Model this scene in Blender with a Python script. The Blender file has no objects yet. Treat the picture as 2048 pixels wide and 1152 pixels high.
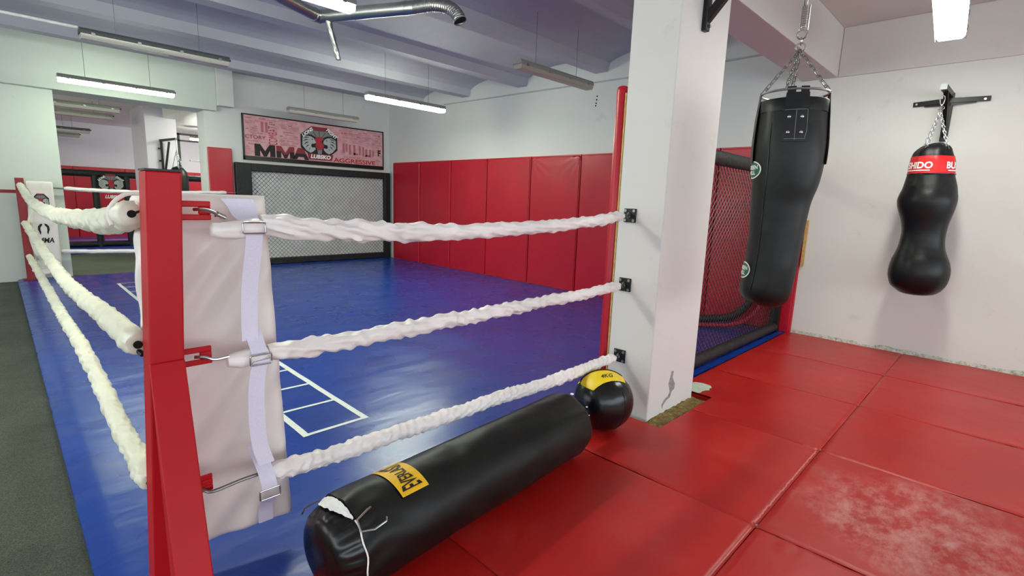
import bpy, bmesh, math, random
from math import sin, cos, pi, radians, sqrt, atan2
from mathutils import Vector, Matrix, noise
random.seed(7)
S = bpy.context.scene
COL = S.collection

# ------------------------------------------------------------ camera, world, exposure
cam_d = bpy.data.cameras.new('camera')
cam = bpy.data.objects.new('camera', cam_d)
COL.objects.link(cam)
YAW, PITCH, ROLL, FPX = 0.7749, -0.1720, 0.03647, 1009.96
fwd = Vector((cos(YAW)*cos(PITCH), sin(YAW)*cos(PITCH), sin(PITCH)))
rgt = Vector((sin(YAW), -cos(YAW), 0.0))
upv = rgt.cross(fwd)
r2 = rgt*cos(ROLL) + upv*sin(ROLL)
u2 = -rgt*sin(ROLL) + upv*cos(ROLL)
M4 = Matrix((r2, u2, -fwd)).transposed().to_4x4()
M4.translation = Vector((0, 0, 1.35))
cam.matrix_world = M4
cam_d.sensor_fit = 'HORIZONTAL'
cam_d.sensor_width = 36.0
cam_d.lens = FPX/2048*36.0
cam_d.clip_start = 0.02
S.camera = cam

world = bpy.data.worlds.new('world')
S.world = world
world.use_nodes = True
bgn = world.node_tree.nodes['Background']
bgn.inputs[0].default_value = (0.86, 0.93, 1.0, 1)
bgn.inputs[1].default_value = 2.1      # fill daylight, let in through the added window bands
LIT = 50.0                              # tube diffuser emission
S.view_settings.view_transform = 'Standard'
S.view_settings.look = 'None'
S.view_settings.exposure = 1.08
S.view_settings.gamma = 1.0
S.view_settings.use_curve_mapping = False

# ------------------------------------------------------------ materials
def srgb(h):
    h = h.lstrip('#')
    o = []
    for i in (0, 2, 4):
        c = int(h[i:i+2], 16)/255
        o.append(c/12.92 if c <= 0.04045 else ((c+0.055)/1.055)**2.4)
    return (o[0], o[1], o[2], 1.0)

class NT:
    def __init__(s, name):
        s.m = bpy.data.materials.new(name)
        s.m.use_nodes = True
        s.t = s.m.node_tree
        s.b = s.t.nodes['Principled BSDF']
    def n(s, typ, **kw):
        nd = s.t.nodes.new(typ)
        for k, v in kw.items():
            if k.startswith('i_'):
                key = k[2:]
                key = int(key) if key.isdigit() else key
                nd.inputs[key].default_value = v
            else:
                setattr(nd, k, v)
        return nd
    def l(s, a, b):
        s.t.links.new(a, b)
    def coord(s, scale=(1, 1, 1), rot=(0, 0, 0)):
        tc = s.n('ShaderNodeTexCoord')
        mp = s.n('ShaderNodeMapping')
        mp.inputs['Scale'].default_value = scale
        mp.inputs['Rotation'].default_value = rot
        s.l(tc.outputs['Object'], mp.inputs['Vector'])
        return mp.outputs['Vector']
    def noise(s, vec, scale, detail=3, rough=0.55):
        nd = s.n('ShaderNodeTexNoise')
        nd.inputs['Scale'].default_value = scale
        nd.inputs['Detail'].default_value = detail
        nd.inputs['Roughness'].default_value = rough
        s.l(vec, nd.inputs['Vector'])
        return nd.outputs['Fac']
    def ramp(s, fac, stops):
        r = s.n('ShaderNodeValToRGB')
        e = r.color_ramp.elements
        while len(e) < len(stops):
            e.new(0.5)
        for i, (p, c) in enumerate(stops):
            e[i].position = p
            e[i].color = c if len(c) == 4 else (*c, 1)
        s.l(fac, r.inputs['Fac'])
        return r.outputs['Color']
    def mix(s, fac, a, b, mode='MIX'):
        m = s.n('ShaderNodeMix', data_type='RGBA', blend_type=mode)
        for sock, v in ((m.inputs[0], fac), (m.inputs[6], a), (m.inputs[7], b)):
            if isinstance(v, (int, float)):
                sock.default_value = v
            elif isinstance(v, tuple):
                sock.default_value = v
            else:
                s.l(v, sock)
        return m.outputs[2]
    def bump(s, h, strength=0.3, dist=0.01, prev=None):
        b = s.n('ShaderNodeBump')
        b.inputs['Strength'].default_value = strength
        b.inputs['Distance'].default_value = dist
        s.l(h, b.inputs['Height'])
        if prev is not None:
            s.l(prev, b.inputs['Normal'])
        s.l(b.outputs['Normal'], s.b.inputs['Normal'])
        return b.outputs['Normal']
    def set(s, **kw):
        for k, v in kw.items():
            s.b.inputs[k.replace('_', ' ')].default_value = v
        return s

def g3(v):
    return (v, v, v, 1.0)

def mat_plain(name, col, rough=0.5, metal=0.0, nscale=30, var=0.08, bump=0.1, bdist=0.002, spec=0.5):
    t = NT(name)
    v = t.coord()
    c = srgb(col)
    f = t.noise(v, nscale, 3)
    lo = tuple(x*(1-var) for x in c[:3])+(1,)
    hi = tuple(min(1, x*(1+var)) for x in c[:3])+(1,)
    t.l(t.ramp(f, [(0.3, lo), (0.7, hi)]), t.b.inputs['Base Color'])
    t.b.inputs['Roughness'].default_value = rough
    t.b.inputs['Metallic'].default_value = metal
    t.b.inputs['Specular IOR Level'].default_value = spec
    if bump:
        t.bump(f, bump, bdist)
    return t.m

def mat_wall(name, col, stain=0.06, tint='#9a9c8c'):
    t = NT(name)
    v = t.coord()
    c = srgb(col)
    f1 = t.noise(v, 0.9, 5, 0.6)
    f2 = t.noise(v, 14, 4, 0.6)
    base = t.ramp(f1, [(0.3, tuple(x*(1-stain) for x in c[:3])), (0.7, c)])
    st = t.ramp(t.noise(v, 3.1, 6, 0.7), [(0.62, g3(0)), (0.8, g3(0.35))])
    t.l(t.mix(st, base, srgb(tint)), t.b.inputs['Base Color'])
    t.b.inputs['Roughness'].default_value = 0.62
    t.b.inputs['Specular IOR Level'].default_value = 0.3
    n1 = t.bump(f2, 0.25, 0.006)
    t.bump(t.noise(v, 1.7, 2), 0.35, 0.05, n1)
    return t.m

def mat_vinyl(name, col, rough=0.34, wr=0.35, scuff=0.0, scuffcol='#c8a8a0', wscale=5.0, stretch=(1, 1, 1), fine=0.05, dust=0.0, wdist=0.02, spec=0.5):
    t = NT(name)
    v = t.coord()
    c = srgb(col)
    f1 = t.noise(v, 1.6, 4)
    base = t.ramp(f1, [(0.3, tuple(x*0.86 for x in c[:3])), (0.7, tuple(min(1, x*1.08) for x in c[:3]))])
    if dust:
        base = t.mix(t.ramp(t.noise(v, 2.3, 7, 0.75), [(0.5, g3(0)), (0.75, g3(dust))]), base, srgb(scuffcol))
    if scuff:
        # chalky rubbed patch of its own shape
        tc = t.n('ShaderNodeTexCoord'); vm = t.n('ShaderNodeVectorMath', operation='DISTANCE')
        t.l(tc.outputs['Object'], vm.inputs[0]); vm.inputs[1].default_value = (0.02, 0.48, 0.0)
        nn = t.n('ShaderNodeMath', operation='MULTIPLY_ADD'); t.l(t.noise(v, 3.0, 3), nn.inputs[0]); nn.inputs[1].default_value = 0.5; t.l(vm.outputs['Value'], nn.inputs[2])
        a = t.ramp(nn.outputs[0], [(0.50, g3(1)), (0.80, g3(0))])
        b = t.ramp(t.noise(t.coord((2.4, 4.0, 3)), 3.2, 9, 0.72), [(0.42, g3(0)), (0.80, g3(1))])
        mm = t.n('ShaderNodeMath', operation='MULTIPLY')
        t.l(a, mm.inputs[0]); t.l(b, mm.inputs[1])
        m2 = t.n('ShaderNodeMath', operation='MULTIPLY')
        t.l(mm.outputs[0], m2.inputs[0]); m2.inputs[1].default_value = scuff
        base = t.mix(m2.outputs[0], base, srgb(scuffcol))
    t.l(base, t.b.inputs['Base Color'])
    t.b.inputs['Specular IOR Level'].default_value = spec
    rr = t.ramp(t.noise(v, 3.0, 2, 0.5), [(0.1, g3(rough*0.88)), (0.9, g3(min(1, rough*1.18)))])
    t.l(rr, t.b.inputs['Roughness'])
    n1 = t.bump(t.noise(t.coord(stretch), wscale, 3, 0.5), wr, wdist)
    if fine:
        t.bump(t.noise(v, 380, 2), fine, 0.001, n1)
    return t.m

def mat_metal(name, col='#b8b8b8', rough=0.28):
    return mat_plain(name, col, rough, 1.0, 60, 0.08, 0.03, 0.001)

def mat_emit(name, col, strength):
    t = NT(name)
    t.b.inputs['Base Color'].default_value = srgb('#ffffff')
    t.b.inputs['Emission Color'].default_value = srgb(col)
    t.b.inputs['Emission Strength'].default_value = strength
    return t.m

M_ = {}
M_['wall'] = mat_wall('wall_white_plaster', '#dcdcd8')
M_['wall_left'] = mat_wall('wall_white_plaster_left', '#cfd6cd', 0.04)
M_['wall_right'] = mat_wall('wall_white_plaster_right', '#dad9d3', 0.05, '#a39d8c')
M_['pillar'] = mat_wall('pillar_white_plaster', '#dcd8d4', 0.06, '#a8a294')
M_['ceil'] = mat_wall('ceiling_paint', '#babac2', 0.12, '#a9a9b4')
M_['ceil_r'] = mat_wall('ceiling_paint_right', '#cfc9c4', 0.06, '#b4aeb0')
M_['room2'] = mat_wall('far_room_paint', '#d8d0dc', 0.05, '#b8b0bc')
M_['white_paint'] = mat_plain('white_paint', '#e6e6e0', 0.5)
M_['red_mat'] = mat_vinyl('red_floor_vinyl', '#b01a16', 0.36, 0.32, 0.0, '#d8b0a8', 3.0, fine=0.12, dust=0.05, spec=0.32)
M_['red_mat_scuffed'] = mat_vinyl('red_floor_vinyl_scuffed', '#ae1e18', 0.38, 0.35, 0.7, '#e0b4ac', 3.0, fine=0.14, dust=0.08, spec=0.32)
M_['worn_pink'] = mat_plain('worn_vinyl_edge', '#cc6c66', 0.35, 0, 40, 0.2, 0.1)
M_['fray'] = mat_plain('frayed_backing', '#c9a8a0', 0.8, 0, 80, 0.2, 0.2)
M_['red_pad'] = mat_vinyl('red_wall_vinyl', '#b4142a', 0.33, 0.28, 0.0, '#c89090', 2.4, (1, 1, 0.6), 0.0, spec=0.4)
M_['red_paint'] = mat_vinyl('red_post_paint', '#b8121c', 0.45, 0.05, 0, '#c89090', 30, fine=0.05, wdist=0.002, spec=0.25)
M_['red_dark'] = mat_vinyl('dark_red_paint', '#8c1c24', 0.5, 0.05, 0, '#c89090', 30, fine=0.05, wdist=0.002)
M_['blue'] = mat_vinyl('blue_canvas_vinyl', '#113d98', 0.27, 0.38, 0.0, '#7f9cc8', 2.2, (0.7, 2.2, 1), 0.02)
M_['blue2'] = mat_vinyl('blue_mat_plain', '#1c3f9c', 0.4, 0.2)
M_['purple'] = mat_vinyl('purple_canvas', '#6a3f9a', 0.4, 0.2)
M_['black_vinyl'] = mat_vinyl('black_bag_vinyl', '#0f1012', 0.38, 0.35, 0.0, '#5c625c', 4.5, (1, 1, 1), 0.05, dust=0.10, spec=0.32)
M_['black_gloss'] = mat_vinyl('black_glossy_vinyl', '#0d0e10', 0.26, 0.3, 0.0, '#50555c', 7, (1, 1, 1), 0.03)
M_['black_green'] = mat_vinyl('black_greenish_leather', '#0e100f', 0.42, 0.3, 0.0, '#60665c', 4, (1, 1, 1), 0.06, dust=0.12, spec=0.32)
M_['black_foam'] = mat_vinyl('black_foam_cover', '#16181a', 0.55, 0.6, 0.0, '#50555c', 22, (1, 1, 1), 0.1)
M_['black_metal'] = mat_plain('black_painted_steel', '#141414', 0.38, 0.3, 40, 0.1, 0.05)
M_['dark_hole'] = mat_plain('painted_dark_opening', '#0a0a08', 0.9)  # near-black colour standing in for the shade inside open ends and holes
M_['sleeve'] = mat_vinyl('white_rope_sleeve', '#f2eae7', 0.42, 0.25, 0.0, '#ffffff', 12, (1, 1, 1), 0.02, wdist=0.006)
M_['sleeve_y'] = mat_vinyl('cream_rope_sleeve', '#e6e3d0', 0.42, 0.25, 0.0, '#ffffff', 12, (1, 1, 1), 0.02, wdist=0.006)
M_['padwhite'] = mat_vinyl('white_corner_pad_vinyl', '#efe6e0', 0.42, 0.4, 0.0, '#ffffff', 3.2, (1, 1, 0.5), 0.04, wdist=0.03)
M_['strap'] = mat_plain('white_webbing', '#dfdbec', 0.6, 0, 260, 0.05, 0.2, 0.001)
M_['steel'] = mat_metal('bright_steel')
M_['steel_dull'] = mat_metal('dull_steel', '#8c8c88', 0.4)
M_['foil'] = mat_metal('aluminium_foil_duct', '#a9a9a6', 0.36)
M_['foil_dull'] = mat_metal('crumpled_foil', '#8f8f8f', 0.5)
M_['housing'] = mat_plain('grey_lamp_housing', '#8c8c84', 0.55, 0, 90, 0.15, 0.1)
M_['housing_dark'] = mat_plain('dark_lamp_housing', '#4c4e50', 0.55, 0, 200, 0.4, 0.1)
M_['diff_off'] = mat_plain('unlit_prismatic_diffuser', '#b9b5aa', 0.25, 0, 120, 0.08, 0.2)
M_['diff_brown'] = mat_plain('aged_unlit_diffuser', '#a39a8c', 0.3, 0, 120, 0.08, 0.2)
M_['diff_lit'] = mat_emit('lit_tube_diffuser', '#f6ffe9', LIT)
M_['diff_lit_r'] = mat_emit('lit_panel_diffuser', '#fbfff4', LIT*0.5)
M_['diff_lit_dim'] = mat_emit('dimmed_lit_tube_diffuser', '#f0ffe2', LIT*0.45)  # turned down so the wall and beam beside it do not burn out
M_['yellow'] = mat_vinyl('yellow_vinyl', '#f0cc14', 0.4, 0.1)
M_['yellow_lab'] = mat_plain('yellow_label', '#f2bc1c', 0.5)
M_['ink'] = mat_plain('black_print', '#101010', 0.6, bump=0)
M_['ink_grey'] = mat_plain('grey_print', '#7e8482', 0.6, bump=0)
M_['ink_lgrey'] = mat_plain('light_grey_print', '#b4b8b6', 0.6, bump=0)
M_['ink_white'] = mat_plain('white_print', '#f2f2ee', 0.6, bump=0)
M_['ink_red'] = mat_plain('red_print', '#b02838', 0.6, bump=0)
M_['ink_dred'] = mat_plain('dark_red_print', '#8c2838', 0.6, bump=0)
M_['ink_rose'] = mat_plain('rose_print', '#b86e74', 0.6, bump=0)
M_['ink_rose2'] = mat_plain('dusky_rose_print', '#c08086', 0.6, bump=0)
M_['green'] = mat_plain('green_label', '#116244', 0.45, bump=0)
M_['red_band'] = mat_vinyl('red_bag_band', '#d01c1c', 0.32, 0.25, 0, '#fff', 12)
M_['wood'] = mat_plain('raw_plywood', '#c09a58', 0.7, 0, 25, 0.2, 0.2)
M_['tape'] = mat_plain('white_floor_tape', '#dfe6e0', 0.5, 0, 50, 0.08, 0.1)
M_['flake'] = mat_plain('torn_underlay', '#c2cbb8', 0.8, 0, 40, 0.1, 0.3)
M_['panel_back'] = mat_plain('panel_backing', '#d2d4d0', 0.7, 0, 8, 0.08, 0.05)
M_['grey_patch'] = mat_plain('bare_plaster', '#8f8d8d', 0.9, 0, 60, 0.3, 0.4)
M_['rope_red'] = mat_vinyl('red_foam_rope', '#a81c34', 0.7, 0.5, 0, '#fff', 60, fine=0.1)

t = NT('grey_carpet')
v = t.coord()
a = t.ramp(t.noise(v, 220, 4, 0.8), [(0.35, srgb('#2c3026')), (0.65, srgb('#6a6e5e'))])
b = t.ramp(t.noise(v, 2.4, 5, 0.7), [(0.35, g3(0.72)), (0.7, g3(1.05))])
t.l(t.mix(1.0, a, b, 'MULTIPLY'), t.b.inputs['Base Color'])
t.b.inputs['Roughness'].default_value = 0.95
t.bump(t.noise(v, 160, 3, 0.8), 0.7, 0.006)
M_['carpet'] = t.m

t = NT('adhesive_residue')
v = t.coord()
t.l(t.ramp(t.noise(v, 28, 8, 0.8), [(0.3, srgb('#4c3a14')), (0.5, srgb('#8a7436')), (0.75, srgb('#c8ba90'))]), t.b.inputs['Base Color'])
t.b.inputs['Roughness'].default_value = 0.95
t.bump(t.noise(v, 50, 6, 0.8), 1.0, 0.015)
M_['glue'] = t.m

t = NT('mouldy_base_strip')
v = t.coord()
t.l(t.ramp(t.noise(v, 22, 8, 0.85), [(0.38, srgb('#7c8470')), (0.52, srgb('#d2d2c6')), (0.8, srgb('#dcdad0'))]), t.b.inputs['Base Color'])
t.b.inputs['Roughness'].default_value = 0.9
t.bump(t.noise(v, 40, 6, 0.8), 0.8, 0.01)
M_['base'] = t.m

# banner print: pink ground with small blocky lettering-like patches of slightly different rose
t = NT('banner_print')
v = t.coord((1, 1, 1), (pi/2, 0, 0))
t.l(t.ramp(t.noise(v, 9, 2), [(0.35, srgb('#d2989c')), (0.65, srgb('#e0acae'))]), t.b.inputs['Base Color'])
t.b.inputs['Roughness'].default_value = 0.6
M_['banner'] = t.m

# ------------------------------------------------------------ mesh helpers
class MB:
    def __init__(s):
        s.v = []; s.f = []
    def add(s, vs, fs):
        o = len(s.v)
        s.v += [tuple(x) for x in vs]
        s.f += [tuple(i+o for i in f) for f in fs]
        return s
    def box(s, x0, x1, y0, y1, z0, z1):
        vs = [(x0, y0, z0), (x1, y0, z0), (x1, y1, z0), (x0, y1, z0), (x0, y0, z1), (x1, y0, z1), (x1, y1, z1), (x0, y1, z1)]
        return s.add(vs, [(0, 3, 2, 1), (4, 5, 6, 7), (0, 1, 5, 4), (1, 2, 6, 5), (2, 3, 7, 6), (3, 0, 4, 7)])
    def obox(s, a, b, w, h, up=(0, 0, 1)):
        """bar from a to b, width w (across), height h (along up)"""
        a = Vector(a); b = Vector(b); d = (b-a).normalized()
        u = Vector(up); side = d.cross(u).normalized(); u = side.cross(d).normalized()
        vs = []
        for p in (a, b):
            for sx, su in ((-1, -1), (1, -1), (1, 1), (-1, 1)):
                vs.append(p+side*sx*w/2+u*su*h/2)
        return s.add(vs, [(0, 1, 2, 3), (7, 6, 5, 4), (0, 4, 5, 1), (1, 5, 6, 2), (2, 6, 7, 3), (3, 7, 4, 0)])
    def tube(s, path, r, n=10, caps=True, closed=False):
        P = [Vector(p) for p in path]; m = len(P)
        rr = r if isinstance(r, (list, tuple)) else [r]*m
        up = None; vs = []
        for i in range(m):
            if closed:
                d = (P[(i+1) % m]-P[i-1]).normalized()
            else:
                d = (P[min(i+1, m-1)]-P[max(i-1, 0)]).normalized()
            if up is None:
                up = Vector((0, 0, 1)) if abs(d.z) < 0.9 else Vector((1, 0, 0))
            up = (up-d*up.dot(d)).normalized()
            sd = d.cross(up)
            for k in range(n):
                a = 2*pi*k/n
                vs.append(P[i]+(up*cos(a)+sd*sin(a))*rr[i])
        fs = []
        for i in range(m if closed else m-1):
            for k in range(n):
                j = (i+1) % m; k2 = (k+1) % n
                fs.append((i*n+k, i*n+k2, j*n+k2, j*n+k))
        if caps and not closed:
            fs.append(tuple(range(n-1, -1, -1)))
            fs.append(tuple((m-1)*n+k for k in range(n)))
        return s.add(vs, fs)
    def rings(s, rings, caps=True):
        n = len(rings[0]); vs = [p for r in rings for p in r]; fs = []
        for i in range(len(rings)-1):
            for k in range(n):
                k2 = (k+1) % n
                fs.append((i*n+k, i*n+k2, (i+1)*n+k2, (i+1)*n+k))
        if caps:
            fs.append(tuple(range(n-1, -1, -1)))
            fs.append(tuple((len(rings)-1)*n+k for k in range(n)))
        return s.add(vs, fs)
    def grid(s, fn, nu, nv):
        vs = [fn(i/nu, j/nv) for j in range(nv+1) for i in range(nu+1)]
        fs = [(j*(nu+1)+i, j*(nu+1)+i+1, (j+1)*(nu+1)+i+1, (j+1)*(nu+1)+i) for j in range(nv) for i in range(nu)]
        return s.add(vs, fs)
    def prism(s, pts, mapf, t0, t1):
        """2D outline, mapf(u,v,t)->xyz"""
        n = len(pts)
        vs = [mapf(u, v, t0) for u, v in pts]+[mapf(u, v, t1) for u, v in pts]
        fs = [tuple(range(n-1, -1, -1)), tuple(range(n, 2*n))]
        fs += [(i, (i+1) % n, n+(i+1) % n, n+i) for i in range(n)]
        return s.add(vs, fs)
    def sphere(s, c, r, nu=12, nv=8, sx=1, sy=1, sz=1):
        c = Vector(c); rings = []
        for j in range(1, nv):
            a = pi*j/nv
            rings.append([c+Vector((sin(a)*cos(2*pi*i/nu)*r*sx, sin(a)*sin(2*pi*i/nu)*r*sy, -cos(a)*r*sz)) for i in range(nu)])
        return s.rings(rings)

ORG = {}
def props(o, label=None, cat=None, group=None, kind=None):
    if label: o['label'] = label
    if cat: o['category'] = cat
    if group: o['group'] = group
    if kind: o['kind'] = kind
    return o

def thing(name, loc, label, cat, group=None, kind=None):
    o = bpy.data.objects.new(name, None)
    o.empty_display_size = 0.05
    COL.objects.link(o)
    o.location = loc
    ORG[o] = Vector(loc)
    return props(o, label, cat, group, kind)

def obj(name, mb, mat, parent=None, smooth=False, bevel=0, label=None, angle=40, org=None, subsurf=0):
    me = bpy.data.meshes.new(name)
    if parent is not None:
        o0 = ORG[parent]
    elif org is not None:
        o0 = Vector(org)
    else:
        xs = [p[0] for p in mb.v]; ys = [p[1] for p in mb.v]; zs = [p[2] for p in mb.v]
        o0 = Vector(((min(xs)+max(xs))/2, (min(ys)+max(ys))/2, min(zs)))
    me.from_pydata([(p[0]-o0.x, p[1]-o0.y, p[2]-o0.z) for p in mb.v], [], mb.f)
    bm = bmesh.new(); bm.from_mesh(me)
    bmesh.ops.recalc_face_normals(bm, faces=bm.faces)
    bm.to_mesh(me); bm.free()
    me.validate()
    me.materials.append(mat)
    o = bpy.data.objects.new(name, me)
    COL.objects.link(o)
    ORG[o] = o0
    if parent is not None:
        o.parent = parent
    else:
        o.location = o0
    if bevel:
        b = o.modifiers.new('bevel', 'BEVEL'); b.width = bevel; b.segments = 2; b.limit_method = 'ANGLE'
        b.angle_limit = radians(35)
        smooth = True
    if subsurf:
        b = o.modifiers.new('sub', 'SUBSURF'); b.levels = subsurf; b.render_levels = subsurf
    if smooth:
        for p in me.polygons: p.use_smooth = True
        try:
            me.set_sharp_from_angle(angle=radians(angle))
        except Exception:
            pass
    if label: o['label'] = label
    return o

def struct(name, mb, mat, **kw):
    o = obj(name, mb, mat, **kw)
    o['kind'] = 'structure'
    return o

def dup(root, newloc, label=None, rotz=None):
    r = root.copy(); COL.objects.link(r)
    off = Vector(newloc)
    r.location = off
    if rotz is not None: r.rotation_euler = (0, 0, rotz)
    if label: r['label'] = label
    for ch in list(root.children):
        c = ch.copy(); COL.objects.link(c); c.parent = r
        for g in list(ch.children):
            d = g.copy(); COL.objects.link(d); d.parent = c
    return r

_txt = {}
def text_geo(s, bold=0.0, res=3):
    """flat lettering as (verts2d, faces), normalised to cap height 1, starting at x=0"""
    key = (s, bold)
    if key in _txt: return _txt[key]
    cu = bpy.data.curves.new('t', 'FONT'); cu.body = s; cu.size = 1.0
    cu.resolution_u = res; cu.offset = bold
    cu.fill_mode = 'FRONT'
    ob = bpy.data.objects.new('t', cu); COL.objects.link(ob)
    dg = bpy.context.evaluated_depsgraph_get(); dg.update()
    me = bpy.data.meshes.new_from_object(ob.evaluated_get(dg))
    bm = bmesh.new(); bm.from_mesh(me)
    bmesh.ops.triangulate(bm, faces=bm.faces)
    for it in range(2):
        es = [e for e in bm.edges if e.calc_length() > 0.22]
        if es: bmesh.ops.subdivide_edges(bm, edges=es, cuts=1)
    bmesh.ops.triangulate(bm, faces=bm.faces)
    bm.verts.index_update()
    vs = [(v.co.x, v.co.y) for v in bm.verts]; fs = [tuple(v.index for v in f.verts) for f in bm.faces]
    bm.free()
    bpy.data.meshes.remove(me)
    bpy.data.objects.remove(ob); bpy.data.curves.remove(cu)
    x0 = min(p[0] for p in vs); x1 = max(p[0] for p in vs); y0 = min(p[1] for p in vs); y1 = max(p[1] for p in vs)
    h = y1-y0
    vs = [((x-x0)/h, (y-y0)/h) for x, y in vs]
    _txt[key] = (vs, fs, (x1-x0)/h)
    return _txt[key]

def text_on(name, s, mapf, mat, parent, bold=0.0, w=1.0, h=1.0):
    """lettering stretched to a w x h box, mapped by mapf(u,v) in metres"""
    vs, fs, wd = text_geo(s, bold)
    mb = MB()
    mb.add([mapf(x/wd*w, y*h) for x, y in vs], fs)
    return obj(name, mb, mat, parent)

def nz(x, y, z=0.0):
    return noise.noise(Vector((x, y, z)))

def spline(pts, ds):
    P = [Vector(p) for p in pts]
    P = [P[0]*2-P[1]]+P+[P[-1]*2-P[-2]]
    out = []
    for i in range(1, len(P)-2):
        L = (P[i+1]-P[i]).length; n = max(1, int(L/ds))
        for k in range(n):
            t = k/n
            a, b, c, d = P[i-1], P[i], P[i+1], P[i+2]
            out.append(0.5*((2*b)+(-a+c)*t+(2*a-5*b+4*c-d)*t*t+(-a+3*b-3*c+d)*t**3))
    out.append(P[-2])
    return out

# ------------------------------------------------------------ the setting
XR, YB = 6.17, 9.95          # right wall, back wall
XL, YF = -5.0, -4.0
struct('floor', MB().box(XL, 7.0, YF, 18.0, -0.16, -0.04), M_['carpet'])

def arch_profile():
    """lower outline of the ribbed ceiling: (y, z) pairs"""
    ribs = [2.93, 4.43, 5.97, 7.37, 8.80]
    prof = [(1.82, 3.28)]
    last = 1.82
    for yk in ribs+[10.3]:
        a = last+(0.13 if last != 1.82 else 0.0); b = yk-0.13
        n = 12
        for i in range(n+1):
            s = i/n
            prof.append((a+(b-a)*s, 3.27+0.11*sin(pi*s)**0.7))
        if yk < 10:
            prof += [(yk-0.10, 3.155), (yk+0.10, 3.155)]
        last = yk
    return prof
pr = arch_profile()
mb = MB()
out = pr+[(10.17, 3.7), (1.82, 3.7)]
out = [(min(y, 10.17), z) for y, z in out]
mb.prism(out, lambda u, v, t: (t, u, v), XL, XR+0.2)
struct('ceiling', mb, M_['ceil'])
struct('ceiling', MB().box(XL, XR+0.2, YF, 1.50, 3.17, 3.7).box(XL, 2.82, 1.50, 1.83, 3.17, 3.7), M_['ceil_r'])

# right wall (with the slightly proud upper band over the bag corner)
struct('wall_right', MB().box(XR, XR+0.2, YF, YB+0.4, -0.16, 3.7), M_['wall_right'])
struct('trim_1', MB().box(XR-0.018, XR+0.02, YF, 1.50, 2.70, 3.17), M_['ceil_r'], bevel=0.004)
def basefn(u, v):
    y = YF+(1.60-YF)*u
    return (XR-0.012*(1-v)-0.004*(1+nz(y*9, v*3)), y, -0.03+v*(0.062+0.03*nz(y*6, 3)))
struct('baseboard_right', MB().grid(basefn, 160, 3), M_['base'])

# back wall with the opening to the second room, beam over it
JL, JR, LZ = 0.72, 2.61, 2.67
mb = MB()
mb.box(XL, JL, YB, YB+0.42, -0.16, 3.7)
struct('wall_back', mb, M_['wall_left'])
mb = MB()
mb.box(JR, XR+0.2, YB, YB+0.42, -0.16, 3.7)
struct('wall_back', mb, M_['wall'])
struct('trim_2', MB().box(XL, 2.78, YB-0.13, YB+0.42, LZ-0.02, 3.6), M_['wall_left'], bevel=0.006)
struct('trim_3', MB().box(2.78, 3.03, YB-0.20, YB+0.1, 2.74, 3.6), M_['wall'], bevel=0.006)
# deep beam resting on the pillar
struct('trim_4', MB().box(2.82, XR, 1.503, 1.825, 2.70, 3.6), M_['ceil_r'], bevel=0.006)

# unseen end walls, added to shape daylight through their open bands
mb = MB()
mb.box(XL, XR, YF-0.2, YF, -0.16, 0.7); mb.box(XL, XR, YF-0.2, YF, 2.35, 3.6)
struct('wall_front_added', mb, M_['wall'])
mb = MB()
mb.box(XL-0.2, XL, YF, YB, -0.16, 0.9); mb.box(XL-0.2, XL, YF, YB, 2.3, 3.6)
struct('wall_left', mb, M_['wall'])  # side wall out of view, added likewise; its gap admits daylight

# the pillar
pil = struct('pillar', MB().box(2.81, 3.45, 1.50, 1.82, -0.05, 3.3), M_['pillar'], bevel=0.008)
crack = [(3.097, .255), (3.125, .251), (3.117, .206), (3.161, .151), (3.156, .118), (3.12, .105), (3.104, .069), (3.057, .059), (3.018, .037), (3.006, .012), (2.996, .043), (3.023, .069), (3.074, .083), (3.096, .111), (3.069, .173), (3.087, .218)]
struct('patch_of_chipped_paint', MB().prism(crack, lambda u, v, t: (u, t, v), 1.4985, 1.501), M_['grey_patch'], parent=pil)

# second room beyond the opening
struct('wall_far', MB().box(-1.5, 7.0, 17.0, 17.2, -0.16, 3.2), M_['room2'])
struct('wall_side', MB().box(6.8, 7.0, YB+0.42, 17.0, -0.16, 3.2), M_['room2'])
struct('wall_side', MB().box(-1.7, -1.5, YB+0.42, 17.2, -0.16, 3.2), M_['room2'])
struct('ceiling', MB().box(-1.7, 7.0, YB+0.40, 17.2, 2.88, 3.0), M_['white_paint'])
struct('pillar', MB().box(2.12, 2.63, 11.9, 13.2, -0.05, 2.9), M_['room2'], bevel=0.01)
struct('trim_5', MB().box(2.42, 2.63, YB+0.42, 11.9, 2.66, 2.9), M_['white_paint'])

# ------------------------------------------------------------ floor coverings
def blue_fn(x0, x1, y0, y1):
    def fn(u, v):
        x = x0+(x1-x0)*u; y = y0+(y1-y0)*v
        z = -0.001
        z += 0.0035*nz(x*3.0, y*0.9, 2)+0.0025*nz(x*1.3, y*5.0, 9)
        e = min(x-x0, 1)
        if e < 0.05: z -= 0.012*(1-e/0.05)
        return (x, y, z)
    return fn
mb = MB().grid(blue_fn(0.12, 6.12, 1.668, 9.90), 120, 166)
mb.grid(blue_fn(0.12, 1.16, 1.605, 1.668), 20, 2)
mb.box(0.12, 6.12, 1.668, 9.90, -0.045, -0.012).box(0.12, 1.16, 1.605, 1.667, -0.045, -0.012)
ring = obj('ring_canvas', mb, M_['blue'], smooth=True)
props(ring, 'large blue vinyl canvas covering the floor inside the ring ropes', 'floor canvas')
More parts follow.
